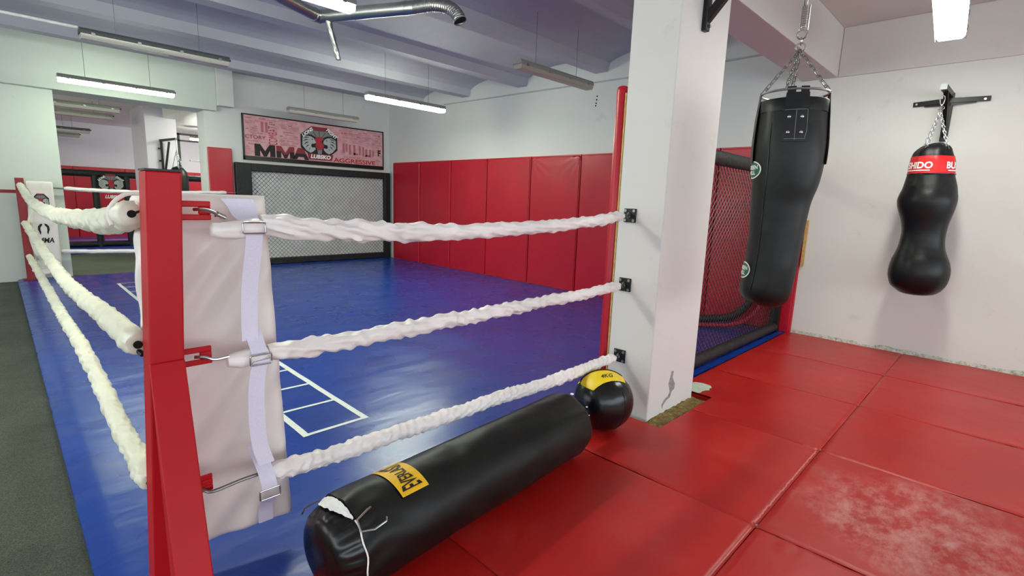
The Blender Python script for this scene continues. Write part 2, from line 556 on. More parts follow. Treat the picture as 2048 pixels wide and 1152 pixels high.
# hopscotch ladder taped on it
def ztop(x, y):
    return 0.0006-0.001+0.0035*nz(x*3.0, y*0.9, 2)+0.0025*nz(x*1.3, y*5.0, 9)
def strip(mb, x0, x1, y0, y1):
    nx = max(1, int((x1-x0)/0.05)); ny = max(1, int((y1-y0)/0.05))
    mb.grid(lambda u, v: (x0+(x1-x0)*u, y0+(y1-y0)*v, ztop(x0+(x1-x0)*u, y0+(y1-y0)*v)+0.0012), nx, ny)
LX0, LX1, LY0, LY1 = 1.088, 1.494, 2.655, 8.83
lad = MB()
strip(lad, LX0, LX0+0.038, LY0, LY1); strip(lad, LX1-0.038, LX1, LY0, LY1)
for k in range(17):
    y = LY0+0.015+k*(LY1-LY0-0.03)/16
    strip(lad, LX0+0.038, LX1-0.038, y-0.013, y+0.013)
obj('tape_ladder', lad, M_['tape'], ring, label='white tape agility ladder')

xs = [0.18, 1.16, 2.18, 3.19, 4.17, 5.15, 6.155]
def mat_mesh(x0, x1, y0, y1, seed):
    mb = MB(); T = 0.0
    nx, ny = 44, max(44, int((y1-y0)*44))
    def inside(x, y):
        return 2.755 < x < 3.50 and y > 1.385 or (2.80 < x < 3.46 and y > 1.38)
    def h(x, y):
        e = min(x-x0, x1-x, y-y0, y1-y)
        z = 0.001+0.0045*nz(x*1.7+seed, y*1.7)
        ex = min(x-x0, x1-x); ey = min(y-y0, y1-y)
        z += -0.005*max(0, 1-ex/0.009)**2-0.009*max(0, 1-ey/0.014)**2
        # puckers running in from the seams
        p = abs(nz(x*16+seed*3, y*2.2)) if min(y-y0, y1-y) < min(x-x0, x1-x) else abs(nz(y*16+seed*3, x*2.2))
        z += 0.004*p*math.exp(-e/0.10)
        return z
    idx = {}; vs = []; fs = []
    for j in range(ny+1):
        for i in range(nx+1):
            u = i/nx; v = j/ny
            # denser towards the edges
            u = u+0.06*sin(2*pi*u)*-1; v = v+0.06*sin(2*pi*v)*-1*(1.0/(y1-y0))
            x = x0+(x1-x0)*u; y = y0+(y1-y0)*v
            idx[i, j] = len(vs); vs.append((x, y, h(x, y)))
    for j in range(ny):
        for i in range(nx):
            q = (idx[i, j], idx[i+1, j], idx[i+1, j+1], idx[i, j+1])
            cx = sum(vs[k][0] for k in q)/4; cy = sum(vs[k][1] for k in q)/4
            if inside(cx, cy): continue
            fs.append(q)
    mb.add(vs, fs)
    # foam body just below the cover
    for (a, b, c, d) in ([(x0, x1, y0, y1)] if not (x0 < 3.5 and x1 > 2.76 and y1 > 1.4) else
                         ([(x0, 2.755, y0, y1), (2.755, x1, y0, 1.385)] if x0 < 2.7 else [(x0, 3.50, y0, 1.385), (3.50, x1, y0, y1)])):
        if b-a > 0.02:
            mb.box(a+0.004, b-0.004, c+0.004, d-0.004, -0.04, -0.012)
    return mb
mat_labels = {
 (0, 1): 'red vinyl floor mat mostly hidden under the near end of the lying bag',
 (1, 1): 'red vinyl floor mat alongside the middle of the lying heavy bag',
 (2, 1): 'red vinyl floor mat between the medicine ball and the pillar corner',
 (3, 1): 'red vinyl floor mat just right of the white pillar foot',
 (4, 1): 'red vinyl floor mat along the cage fence, second from the right wall',
 (5, 1): 'red vinyl floor mat in the corner of cage fence and right wall',
 (1, 0): 'red vinyl floor mat at the bottom edge, left of the long puckered seam',
 (2, 0): 'large red vinyl floor mat rubbed pale with chalky scuffs in the foreground',
 (3, 0): 'red vinyl floor mat with a darker creased area, behind the scuffed mat',
 (4, 0): 'red floor mat second from the right wall, on the near side of the seam',
 (5, 0): 'red vinyl floor mat under the wall-mounted double-bulged bag',
}
for (i, j), lb in mat_labels.items():
    y0, y1 = ((0.6095, 1.664 if i else 1.60) if j else (-1.385, 0.6075))
    mb = mat_mesh(xs[i]+0.0012, xs[i+1]-0.0012, y0, y1, i*3.7+j*11)
    o = obj('floor_mat', mb, M_['red_mat_scuffed'] if (i, j) in ((2, 0),) else M_['red_mat'], smooth=True, angle=60)
    props(o, lb, 'floor mat', 'red mats on the training floor')
    if j == 1 and i in (1, 2):
        wv = 0.006 if i == 2 else 0.0012
        pth = [(xs[i]+0.02+(xs[i+1]-xs[i]-0.05)*k/120, 0.6175+wv*nz(k*0.22, 3)+0.004*(i == 2), 0.0005+0.4*wv*nz(k*0.31, 7)) for k in range(121)]
        obj('edge_piping', MB().tube(pth, 0.0045 if i == 2 else 0.003, 7), M_['worn_pink'], o, smooth=True, label='worn pale edge piping')
    if j == 0 and i >= 2:
        mb = MB()
        for q in range(7):
            mb.sphere((xs[i]+0.012*nz(q, 1, i)+0.006, 0.606+0.014*nz(q, 5, i), 0.003+0.003*(q % 2)), 0.006+0.003*nz(q, 9), 6, 5, 1.4, 0.8, 0.7)
        obj('frayed_corner', mb, M_['fray'], o, smooth=True, label='frayed whitish mat corner')

adh = [(2.80, 1.51), (2.76, 1.45), (2.757, 1.39), (2.85, 1.392), (3.12, 1.39), (3.30, 1.392), (3.495, 1.39), (3.495, 1.47), (3.46, 1.51)]
mb = MB()
def adh_fn(u, v):
    x = 2.758+0.74*u; y = 1.388+0.13*v
    e = min(u, 1-u, v*2, 1)*8
    return (x, y, -0.036+0.020*min(1, e)+0.010*nz(x*22, y*22))
mb.grid(adh_fn, 70, 16)
o = obj('glue_residue', mb, M_['glue'])
props(o, 'strip of brown crumbly glue residue bared along the foot of the white pillar', 'glue residue', kind='stuff')
fl = [(3.50, 1.60), (3.68, 1.60), (3.703, 1.59), (3.724, 1.539), (3.722, 1.50), (3.715, 1.476), (3.685, 1.454), (3.655, 1.462), (3.624, 1.443), (3.59, 1.462), (3.556, 1.47), (3.52, 1.466), (3.500, 1.48)]
mb = MB().prism(fl, lambda u, v, t: (u, v, t+0.0015*nz(u*20, v*20)), 0.004, 0.008)
o = obj('underlay_scrap', mb, M_['flake'])
props(o, 'pale green torn scrap of underlay on the red mat right of the pillar foot', 'scrap')

# ------------------------------------------------------------ red wall pads
py = [1.62, 2.62, 3.63, 4.673, 5.673, 6.719, 7.738, 8.74, 9.74]
def pad_mesh(y0, y1, z0, z1, seed, wrinkle):
    mb = MB(); T = 0.05
    def fn(u, v):
        y = y0+(y1-y0)*u; z = z0+(z1-z0)*v
        e = min(y-y0, y1-y, z1-z, (z-z0)+0.02)
        d = T*(1-max(0, 1-e/0.014)**2*0.9)
        # pull wrinkles at the top corners
        for cy, sg in ((y0, 1), (y1, -1)):
            a = (y-cy)*sg; b = z1-z
            rr = sqrt(a*a+b*b)
            if rr < 0.5:
                ang = atan2(b, a+1e-6)
                d += wrinkle*0.006*sin(ang*17+seed)*math.exp(-rr/0.16)*min(1, rr/0.05)
        d += 0.003*nz(y*2, z*2, seed)
        return (XR-max(0.004, d), y, z)
    mb.grid(fn, 40, 70)
    mb.box(XR-0.035, XR-0.001, y0+0.006, y1-0.006, z0, z1-0.006)
    return mb
pad_lb = ['red wall pad by the raw wood strip, mostly behind the tall hanging bag',
 'red wall pad seen through the chain-link fence right of the pillar',
 'red wall pad directly left of the pillar and its red tube',
 'red wall pad with creased top corner, second plain pad left of the pillar',
 'red wall pad third left of the pillar, dark joint on its near side',
 'red wall pad in the middle of the red row, paler sheen at its top',
 'red wall pad second nearest the back corner of the ring',
 'red wall pad in the back corner touching the black framed cage panel']
for k in range(8):
    o = obj('wall_pad', pad_mesh(py[k]+0.003, py[k+1]-0.003, 0.004, 2.055, k*2.3, [0.4, 0.6, 0.5, 1.3, 1.0, 0.5, 0.2, 0.2][k]), M_['red_pad'], smooth=True, angle=50)
    props(o, pad_lb[k], 'wall pad', 'red pads along the right wall')
mb = MB().box(2.625, 3.00, YB-0.05, YB-0.001, 0.0, 2.06)
o = obj('wall_pad', mb, M_['red_pad'], bevel=0.012)
props(o, 'narrow red wall pad beside the white door jamb, left of the black framed panel', 'wall pad')

# ------------------------------------------------------------ chain link
def chainlink(P0, ux, uz, W, H, pitch, wr, name, mat, parent, offn):
    """P0 lower corner, ux/uz unit axes, offn normal; two families of zigzag wires"""
    mb = MB(); P0 = Vector(P0); ux = Vector(ux); uz = Vector(uz); nn = Vector(offn)
    n = int((W+H)/pitch)
    for fam in (0, 1):
        for k in range(1, n+1):
            c = k*pitch
            # x + z = c  or  (W-x) + z = c
            pts = []
            z0 = max(0, c-W); z1 = min(H, c)
            x0, x1 = c-z0, c-z1
            if fam: x0, x1 = W-x0, W-x1
            if z1-z0 < pitch*0.3: continue
            a = P0+ux*x0+uz*z0+nn*(wr*0.6*(1 if fam else -1)); b = P0+ux*x1+uz*z1+nn*(wr*0.6*(1 if fam else -1))
            mb.tube([a, b], wr, 4, caps=False)
    return obj(name, mb, mat, parent)

# cage panel on the back wall
cp = thing('chain_link_screen', (4.6, YB-0.1, 0), 'black framed chain-link cage panel against the back wall under the banner', 'cage panel')
mb = MB()
yF = YB-0.13
for (a, b, c, d) in ((3.02, 3.28, 0.0, 1.835), (5.98, 6.115, 0.0, 1.835), (3.28, 5.98, 1.70, 1.835), (3.28, 5.98, 0.0, 0.115)):
    mb.box(a, b, yF, YB-0.02, c, d)
obj('frame', mb, M_['black_foam'], cp, bevel=0.012)
obj('backing_board', MB().box(3.28, 5.98, YB-0.04, YB-0.01, 0.115, 1.70), M_['panel_back'], cp)
chainlink((3.28, YB-0.075, 0.115), (1, 0, 0), (0, 0, 1), 2.70, 1.585, 0.078, 0.0024, 'chain_mesh', M_['black_metal'], cp, (0, -1, 0))

# fence of the training cage right of the pillar
cf = thing('cage_fence', (4.8, 1.765, 0), 'chain-link cage fence with black padded rails between the pillar and the right wall', 'cage fence')
yc = 1.765
mb = MB()
pth = spline([(3.455, yc, 0.06), (4.2, yc, 0.062), (5.0, yc, 0.06), (6.0, yc, 0.058)], 0.03)
rr = [0.052+0.004*nz(p.x*30, 0, 2) for p in pth]
mb.tube(pth, rr, 14)
obj('bottom_rail', mb, M_['black_foam'], cf, smooth=True)
obj('top_rail', MB().tube([(3.455, yc, 1.745), (6.08, yc, 1.735)], 0.058, 16), M_['black_foam'], cf, smooth=True)
obj('end_post', MB().box(5.99, 6.075, yc-0.045, yc+0.045, 0.0, 1.74), M_['black_metal'], cf, bevel=0.006)
chainlink((3.46, yc, 0.10), (1, 0, 0), (0, 0, 1), 2.54, 1.60, 0.062, 0.0030, 'chain_mesh', M_['black_metal'], cf, (0, -1, 0))
pth = spline([(4.6, 2.9, 0.032), (5.3, 2.55, 0.032), (5.58, 2.30, 0.034), (5.68, 2.14, 0.05), (5.85, 2.02, 0.10), (5.97, 1.93, 0.25), (6.0, 1.86, 0.5)], 0.02)
o = obj('training_rope', MB().tube(pth, 0.022, 10), M_['rope_red'], smooth=True)
props(o, 'red foam rope curving up from the floor inside the cage behind the hanging bag', 'rope')
pth = spline([(4.75, 3.05, 0.055), (5.5, 2.66, 0.055), (5.80, 2.38, 0.065), (5.93, 2.18, 0.12), (6.0, 2.04, 0.30), (6.03, 1.96, 0.55)], 0.02)
o = obj('padded_hose', MB().tube(pth, 0.045, 12), M_['black_foam'], smooth=True)
props(o, 'thick black padded tube lying behind the red foam rope in the cage', 'padded tube')
o = obj('wood_strip', MB().box(XR-0.03, XR-0.001, 1.585, 1.612, 0.75, 1.25), M_['wood'], bevel=0.002)
props(o, 'short raw plywood strip on the right wall at the edge of the red pad', 'wood strip')

# red tube and plywood on the back edge of the pillar
o = obj('padded_pole', MB().tube([(2.846, 1.873, 0.0), (2.846, 1.873, 2.05), (2.846, 1.873, 2.07), (2.846, 1.873, 2.078)], [0.038, 0.038, 0.034, 0.024], 20), M_['red_pad'], smooth=True)
props(o, 'tall red padded pole standing against the back edge of the white pillar', 'padded pole')
o = obj('plywood_edge', MB().box(2.812, 3.4, 1.822, 1.834, 0.0, 2.03), M_['wood'], bevel=0.002)
props(o, 'raw plywood board behind the pillar, showing a thin yellow edge beside the red pole', 'board')

# ------------------------------------------------------------ ring posts
def lean(z):
    return -0.052*(1.40-z)
post = thing('ring_post', (0.27, 1.765, 0), 'tall red steel ring post with sloping brace in the left foreground', 'ring post')
def section(x, y, w, d, z):
    return [(x-w/2, y-d/2, z), (x+w/2, y-d/2, z), (x+w/2, y+d/2, z), (x-w/2, y+d/2, z)]
PX, PY = 0.342, 1.765
mb = MB().rings([section(PX+lean(0), PY, 0.088, 0.09, 0.0), section(PX, PY, 0.088, 0.09, 1.395)])
obj('upright', mb, M_['red_paint'], post, bevel=0.005)
obj('cap', MB().box(PX-0.045, PX+0.045, PY-0.046, PY+0.046, 1.3955, 1.401), M_['black_metal'], post)
mb = MB()
def bsec(z, yf, d):
    x = PX+lean(z)-0.001
    return [(x-0.0445, yf, z), (x+0.0445, yf, z), (x+0.0445, yf+d, z), (x-0.0445, yf+d, z)]
mb.rings([bsec(0.0, 1.295, 0.09), bsec(0.845, 1.712, 0.008)])
obj('brace', mb, M_['red_paint'], post, bevel=0.004)
obj('base_plate', MB().box(0.16, 0.38, 1.24, 1.86, 0.002, 0.012), M_['red_paint'], post)
def tab(z):
    x0 = PX+lean(z)+0.042; pts = []
    W, H, r = 0.088, 0.058, 0.014
    outer = [(x0, z-H/2), (x0+W-r, z-H/2), (x0+W, z-H/2+r), (x0+W, z+H/2-r), (x0+W-r, z+H/2), (x0, z+H/2)]
    mb = MB()
    # plate with a slot: four strips
    y0, y1 = PY-0.006, PY+0.002
    mb.box(x0, x0+W-0.002, y0, y1, z+0.011, z+H/2)
    mb.box(x0, x0+W-0.002, y0, y1, z-H/2, z-0.011)
    mb.box(x0+W-0.036, x0+W-0.002, y0, y1, z-0.0112, z+0.0112)
    return mb
for z in (1.285, 0.832, 0.40):
    obj('tab', tab(z), M_['red_paint'], post, bevel=0.003)
post2 = thing('ring_post', (0.262, 9.79, 0), 'dark red ring post far off at the left end of the ring', 'ring post')
obj('upright', MB().box(0.216, 0.306, 9.745, 9.835, 0.0, 1.41), M_['red_dark'], post2, bevel=0.004)
obj('base_plate', MB().box(0.17, 0.34, 9.70, 9.86, 0.001, 0.008), M_['red_dark'], post2)
o = obj('wall_stripe', MB().box(-4.9, 0.225, YB-0.004, YB-0.0005, 1.20, 1.245), M_['red_dark'])
props(o, 'thin dark red horizontal strip on the left white wall ending at the far ring post', 'strip')

# ------------------------------------------------------------ rope sleeves
def sleeve(name, pts, r, ds, seed, amp, fr, label, parent=None, mat='sleeve', n=34, rfun=None, twist=6.0, loc=None):
    P = spline(pts, ds); m = len(P)
    Ls = [0]
    for i in range(1, m): Ls.append(Ls[-1]+(P[i]-P[i-1]).length)
    T = Ls[-1]; rings = []
    up = None
    for i in range(m):
        d = (P[min(i+1, m-1)]-P[max(i-1, 0)]).normalized()
        up = Vector((0, 0, 1)); up = (up-d*up.dot(d)).normalized(); sd = d.cross(up)
        s = Ls[i]
        c = P[i]+up*0.006*nz(s*6, seed)+sd*0.004*nz(s*5, seed+9)
        rb = r(s/T) if callable(r) else r
        rb *= 1+0.14*nz(s*7+seed, 4)
        loc_amp = amp*(0.55+0.9*abs(nz(s*2.2, seed+5)))
        ring = []
        for k in range(n):
            a = 2*pi*k/n
            wob = nz(s*6, cos(a)*1.1+seed, sin(a)*1.1)
            ph1 = s*fr+0.33*cos(a-seed)+0.55*wob; ph2 = s*fr*0.43-0.6*cos(a+seed*2)+1.1*nz(s*3+7, cos(a)+seed, sin(a))
            q = (0.5+0.5*cos(2*pi*ph1))**1.4
            q2 = (0.5+0.5*cos(2*pi*ph2))**1.2
            rg = 0.55*q*(0.5+0.8*abs(nz(s*4, seed*2, cos(a))))*1.3+0.55*q2
            ends = min(s, T-s)
            rad = rb*(1+1.5*loc_amp*(rg-0.35))
            if ends < 0.03: rad *= 0.72+0.28*ends/0.03
            ring.append(c+(up*cos(a)+sd*sin(a))*rad)
        rings.append(ring)
    mb = MB().rings(rings)
    return obj(name, mb, M_[mat], parent, smooth=True, angle=75)

ropes = thing('ring_rope', (0.48, 1.73, 1.24), 'top white sleeved rope from the near red post to the white pillar', 'ring rope', 'near side ring ropes')
R1 = [(0.600, 1.735, 1.243), (0.72, 1.73, 1.226), (0.904, 1.73, 1.218), (1.118, 1.73, 1.208), (1.369, 1.73, 1.206), (1.669, 1.73, 1.212), (2.03, 1.73, 1.222), (2.479, 1.73, 1.255), (2.72, 1.73, 1.279)]
sleeve('rope_sleeve', R1, lambda s: 0.036-0.008*s, 0.006, 1.3, 0.30, 11, '', ropes)
sleeve('rope_sleeve', [(0.455, 1.74, 1.232), (0.50, 1.737, 1.226), (0.60, 1.735, 1.232)], lambda s: 0.026+0.006*s, 0.006, 4.3, 0.18, 14, '', ropes)
obj('hook_rod', MB().tube(spline([(0.418, 1.757, 1.288), (0.432, 1.735, 1.290), (0.455, 1.73, 1.285), (0.478, 1.728, 1.272), (0.50, 1.735, 1.262)], 0.005), 0.0052, 8), M_['steel'], ropes, smooth=True)
obj('turnbuckle', MB().tube([(0.47, 1.728, 1.276), (0.492, 1.732, 1.265)], 0.010, 10), M_['steel'], ropes, smooth=True)
obj('end_hook', MB().tube(spline([(2.71, 1.73, 1.279), (2.75, 1.73, 1.284), (2.778, 1.73, 1.279), (2.79, 1.73, 1.288)], 0.006), 0.006, 8), M_['steel'], ropes, smooth=True)
ropes2 = thing('ring_rope', (0.48, 1.73, 0.81), 'middle white sleeved rope from the near red post to the white pillar', 'ring rope', 'near side ring ropes')
R2 = [(0.600, 1.732, 0.812), (0.75, 1.73, 0.806), (0.896, 1.73, 0.805), (1.376, 1.73, 0.812), (2.061, 1.73, 0.822), (2.45, 1.73, 0.828), (2.735, 1.73, 0.838)]
sleeve('rope_sleeve', R2, lambda s: 0.030-0.003*s, 0.006, 7.7, 0.34, 14, '', ropes2)
sleeve('rope_sleeve', [(0.478, 1.74, 0.806), (0.53, 1.737, 0.806), (0.60, 1.735, 0.812)], lambda s: 0.026+0.003*s, 0.006, 14.3, 0.2, 14, '', ropes2)
obj('hook_rod', MB().tube(spline([(0.392, 1.757, 0.832), (0.415, 1.738, 0.832), (0.44, 1.73, 0.822), (0.482, 1.733, 0.823)], 0.005), 0.0052, 8), M_['steel'], ropes2, smooth=True)
obj('end_hook', MB().tube(spline([(2.72, 1.73, 0.838), (2.75, 1.73, 0.846), (2.778, 1.73, 0.839), (2.79, 1.73, 0.845)], 0.006), 0.006, 8), M_['steel'], ropes2, smooth=True)
ropes3 = thing('ring_rope', (0.42, 1.73, 0.38), 'lowest white frilled rope passing just above the lying heavy bag', 'ring rope', 'near side ring ropes')
R3 = [(0.585, 1.732, 0.380), (0.72, 1.73, 0.370), (0.886, 1.73, 0.365), (1.244, 1.73, 0.360), (1.706, 1.73, 0.361), (2.097, 1.73, 0.350), (2.50, 1.745, 0.352), (2.74, 1.73, 0.362)]
sleeve('rope_sleeve', R3, lambda s: 0.031-0.002*s, 0.0055, 3.1, 0.32, 24, '', ropes3)
obj('hook_rod', MB().tube(spline([(0.385, 1.757, 0.385), (0.41, 1.735, 0.378), (0.50, 1.735, 0.384), (0.60, 1.735, 0.384)], 0.008), 0.0058, 8), M_['steel_dull'], ropes3, smooth=True)
obj('end_hook', MB().tube(spline([(2.72, 1.73, 0.362), (2.75, 1.73, 0.370), (2.778, 1.73, 0.364), (2.79, 1.73, 0.37)], 0.006), 0.006, 8), M_['steel'], ropes3, smooth=True)

# hook plates on the pillar
pl_lb = ['black hook plate highest of the three bolted to the pillar', 'black hook plate in the middle of the three bolted to the pillar', 'black hook plate lowest of the three, just above the medicine ball']
for z, lb in zip((1.282, 0.841, 0.365), pl_lb):
    t_ = thing('hook_plate', (2.81, 1.73, z), lb, 'hook plate', 'rope hook plates on the pillar')
    obj('plate', MB().box(2.800, 2.8085, 1.687, 1.773, z-0.043, z+0.043), M_['black_metal'], t_, bevel=0.002)
    for a in (-1, 1):
        for b in (-1, 1):
            obj('bolt', MB().tube([(2.80, 1.73+a*0.03, z+b*0.03), (2.794, 1.73+a*0.03, z+b*0.03)], 0.0095, 8), M_['steel_dull'], t_, smooth=True)
    ring_pts = [(2.792+0.0, 1.73+0.014*cos(a), z+0.014*sin(a)) for a in [2*pi*k/16 for k in range(16)]]
    ring_pts = [(2.788+0.016*cos(2*pi*k/16), 1.73, z+0.016*sin(2*pi*k/16)) for k in range(16)]
    obj('eye', MB().tube(ring_pts, 0.004, 6, closed=True), M_['steel'], t_, smooth=True)

# left side ropes
lr = thing('ring_rope', (0.27, 1.9, 1.2), 'thick slack top rope in white sleeve along the left side of the ring', 'ring rope', 'left side ring ropes')
sleeve('rope_sleeve', [(0.278, 1.845, 1.270), (0.272, 2.1, 1.236), (0.27, 2.34, 1.222), (0.27, 3.13, 1.188), (0.27, 4.59, 1.148), (0.27, 6.2, 1.142), (0.27, 7.7, 1.168), (0.265, 9.0, 1.25), (0.262, 9.70, 1.315)], lambda s: 0.041 if s < 0.5 else 0.041-0.006*(s-0.5)*2, 0.012, 2.2, 0.22, 9, '', lr, 'sleeve_y')
obj('sleeve_mouth', MB().tube([(0.278, 1.844, 1.270), (0.278, 1.838, 1.271)], [0.011, 0.011], 16), M_['dark_hole'], lr, label='dark disc painted as the shaded open end of the sleeve')
obj('cord', MB().tube(spline([(0.275, 1.88, 1.262), (0.29, 1.84, 1.275), (0.30, 1.815, 1.283)], 0.01), 0.004, 8), M_['black_metal'], lr, smooth=True)
lr = thing('ring_rope', (0.27, 1.9, 0.8), 'middle cream sleeved rope along the left side of the ring', 'ring rope', 'left side ring ropes')
sleeve('rope_sleeve', [(0.262, 1.83, 0.880), (0.262, 2.2, 0.862), (0.27, 2.75, 0.822), (0.27, 3.6, 0.765), (0.27, 4.4, 0.735), (0.27, 5.8, 0.735), (0.27, 7.4, 0.757), (0.262, 9.70, 0.80)], lambda s: 0.036, 0.011, 5.2, 0.24, 12, '', lr, 'sleeve_y')
obj('sleeve_mouth', MB().tube([(0.262, 1.829, 0.880), (0.262, 1.823, 0.880)], [0.012, 0.012], 16), M_['dark_hole'], lr, label='dark disc painted as the shaded open end of the sleeve')
obj('cord', MB().tube([(0.245, 1.88, 0.882), (0.27, 1.815, 0.85)], 0.008, 8), M_['black_metal'], lr, smooth=True)
lr = thing('ring_rope', (0.27, 1.9, 0.4), 'lowest cream sleeved rope along the left side of the ring', 'ring rope', 'left side ring ropes')
sleeve('rope_sleeve', [(0.262, 1.84, 0.425), (0.265, 2.42, 0.41), (0.27, 3.0, 0.425), (0.27, 3.83, 0.435), (0.27, 5.2, 0.39), (0.27, 7.3, 0.36), (0.262, 9.70, 0.34)], lambda s: 0.032, 0.011, 8.2, 0.24, 13, '', lr, 'sleeve_y')
obj('sleeve_mouth', MB().tube([(0.262, 1.839, 0.425), (0.262, 1.833, 0.425)], [0.010, 0.010], 16), M_['dark_hole'], lr, label='dark disc painted as the shaded open end of the sleeve')
obj('cord', MB().tube([(0.255, 1.88, 0.425), (0.26, 1.815, 0.42)], 0.008, 8), M_['black_metal'], lr, smooth=True)
# far side ropes across the opening
lr = thing('ring_rope', (0.59, 9.86, 1.29), 'upper thin white rope across the far side of the ring in front of the opening', 'ring rope', 'far side ring ropes')
sleeve('rope_sleeve', [(0.72, 9.86, 1.283), (1.3, 9.86, 1.265), (1.9, 9.86, 1.262), (2.4, 9.86, 1.285), (2.86, 9.86, 1.30)], 0.028, 0.015, 12.2, 0.16, 8, '', lr, 'sleeve')
obj('turnbuckle', MB().tube([(0.60, 9.87, 1.29), (0.73, 9.86, 1.285)], 0.012, 8), M_['steel_dull'], lr, smooth=True)
obj('end_hook', MB().tube([(2.86, 9.86, 1.30), (3.0, 9.80, 1.31)], 0.006, 8), M_['steel_dull'], lr, smooth=True)
lr = thing('ring_rope', (0.62, 9.86, 0.35), 'lower thin white rope across the far side of the ring in front of the opening', 'ring rope', 'far side ring ropes')
sleeve('rope_sleeve', [(0.61, 9.86, 0.375), (1.3, 9.86, 0.345), (1.9, 9.86, 0.345), (2.7, 9.86, 0.36)], 0.03, 0.015, 22.2, 0.14, 8, '', lr, 'sleeve')

# ------------------------------------------------------------ corner pads
cpad = thing('corner_pad', (0.5, 1.9, 0.1), 'white vinyl corner pad hung inside the near red ring post', 'corner pad', 'white corner pads')
PLAN = [(0.400, 2.10), (0.335, 2.04), (0.305, 1.965), (0.335, 1.905), (0.39, 1.882), (0.47, 1.868), (0.56, 1.852), (0.645, 1.838), (0.700, 1.828)]
PL = spline([(a, b, 0) for a, b in PLAN], 0.012)
Lp = [0]
for i in range(1, len(PL)): Lp.append(Lp[-1]+(PL[i]-PL[i-1]).length)
def plan_at(s):
    L = s*Lp[-1]
    for i in range(1, len(PL)):
        if Lp[i] >= L:
            f_ = (L-Lp[i-1])/(Lp[i]-Lp[i-1]+1e-9)
            p = PL[i-1].lerp(PL[i], f_); d = (PL[i]-PL[i-1]).normalized(); return p, d
    return PL[-1], (PL[-1]-PL[-2]).normalized()
def padsurf(s, z, side):
    """side 0 = outer face towards the post, 1 = inner face towards the ring"""
    p, d = plan_at(s)
    nrm = Vector((d.y, -d.x, 0))        # outward (towards -y at the right part)
    e = min(s*0.6, (1-s)*0.6, (z-0.10)*1.0, (1.335-z)*1.0)
    round_ = min(1, max(0, e)/0.035)
    th = 0.036*sqrt(max(0, 1-(1-round_)**2))
    w = 0
    if side == 0:
        # folds radiating down from the rope fixings
        for (sx, zz, k) in ((0.80, 1.20, 1.0), (0.80, 0.78, 0.9), (0.85, 0.34, 0.6)):
            a = (s-sx)*0.6; b = zz-z
            if b > 0:
                q = a+b*0.75
                w += 0.0230*k*sin(q*46+zz*9)*math.exp(-b/0.28)*min(1, b/0.06)*max(0, 1-abs(a+b*0.35)/0.35)
        w += 0.005*nz(s*5, z*3, 3)
        for zz in (1.235, 0.81, 0.36):
            w -= 0.010*math.exp(-((z-zz)/0.03)**2)
    base = Vector((p.x-0.048*s*(z-0.1)/1.23, p.y, z+0.03*(s-0.5)*(1-(z-0.1)/1.23)))
    sag = 0.012*(s-0.5)*sin(pi*(z-0.1)/1.2)
    base.x += 0.02*(1.335-z)*0.0
    c = base-nrm*0.036
    return c+nrm*(th+w)*(1 if side == 0 else -1)
ZT = lambda s: 1.330+0.008*sin(s*7)
def build_pad(nx=64, nz_=120):
    mb = MB()
    for side in (0, 1):
        mb.grid(lambda u, v: padsurf(min(max(u, 0.0005), 0.9995), 0.1005+(1.3345-0.1005)*v+0.0*u, side), nx, nz_)
    return mb
obj('pad_body', build_pad(), M_['padwhite'], cpad, smooth=True, angle=80)
def strap_s(name, path, w, dirv, parent, label=None, mat='strap'):
    P = spline(path, 0.01); mb = MB(); dv = Vector(dirv).normalized()
    vs = []; n = len(P)
    for i, p in enumerate(P):
        ww = w(i/(n-1)) if callable(w) else w
        d = (P[min(i+1, n-1)]-P[max(0, i-1)]).normalized(); nn = d.cross(dv).normalized()
        for sgn, tt in ((-1, -1), (1, -1), (1, 1), (-1, 1)):
            vs.append(p+dv*sgn*ww/2+nn*tt*0.0012)
    fs = []
    for i in range(n-1):
        for k in range(4):
            fs.append((i*4+k, i*4+(k+1) % 4, (i+1)*4+(k+1) % 4, (i+1)*4+k))
    fs += [(3, 2, 1, 0), tuple((n-1)*4+k for k in range(4))]
    mb.add(vs, fs)
    return obj(name, mb, M_[mat], parent, smooth=True, label=label)
SW = 0.050
strap_s('strap', [(0.555, 1.815, 1.322), (0.566, 1.806, 1.30), (0.566, 1.775, 1.27), (0.565, 1.722, 1.252)], lambda s: 0.095-0.04*s, (1, -0.1, 0), cpad)
strap_s('strap', [(0.566, 1.70, 1.212), (0.564, 1.715, 1.15), (0.556, 1.735, 1.05), (0.553, 1.745, 0.95), (0.552, 1.748, 0.862)], SW, (1, -0.05, 0), cpad)
strap_s('strap', [(0.566, 1.76, 0.89), (0.566, 1.74, 0.86), (0.566, 1.718, 0.838), (0.566, 1.703, 0.815)], SW, (1, -0.05, 0), cpad)
strap_s('strap', [(0.570, 1.700, 0.800), (0.560, 1.706, 0.77), (0.553, 1.715, 0.70), (0.551, 1.72, 0.60), (0.556, 1.718, 0.50), (0.570, 1.705, 0.43)], SW, (1, -0.12, 0.10), cpad)
strap_s('strap', [(0.560, 1.79, 0.47), (0.567, 1.74, 0.42), (0.570, 1.70, 0.375), (0.572, 1.697, 0.335)], SW, (1, -0.05, 0), cpad)
strap_s('strap', [(0.578, 1.705, 0.30), (0.585, 1.76, 0.26), (0.59, 1.80, 0.21), (0.592, 1.808, 0.15)], SW, (1, -0.05, 0), cpad)
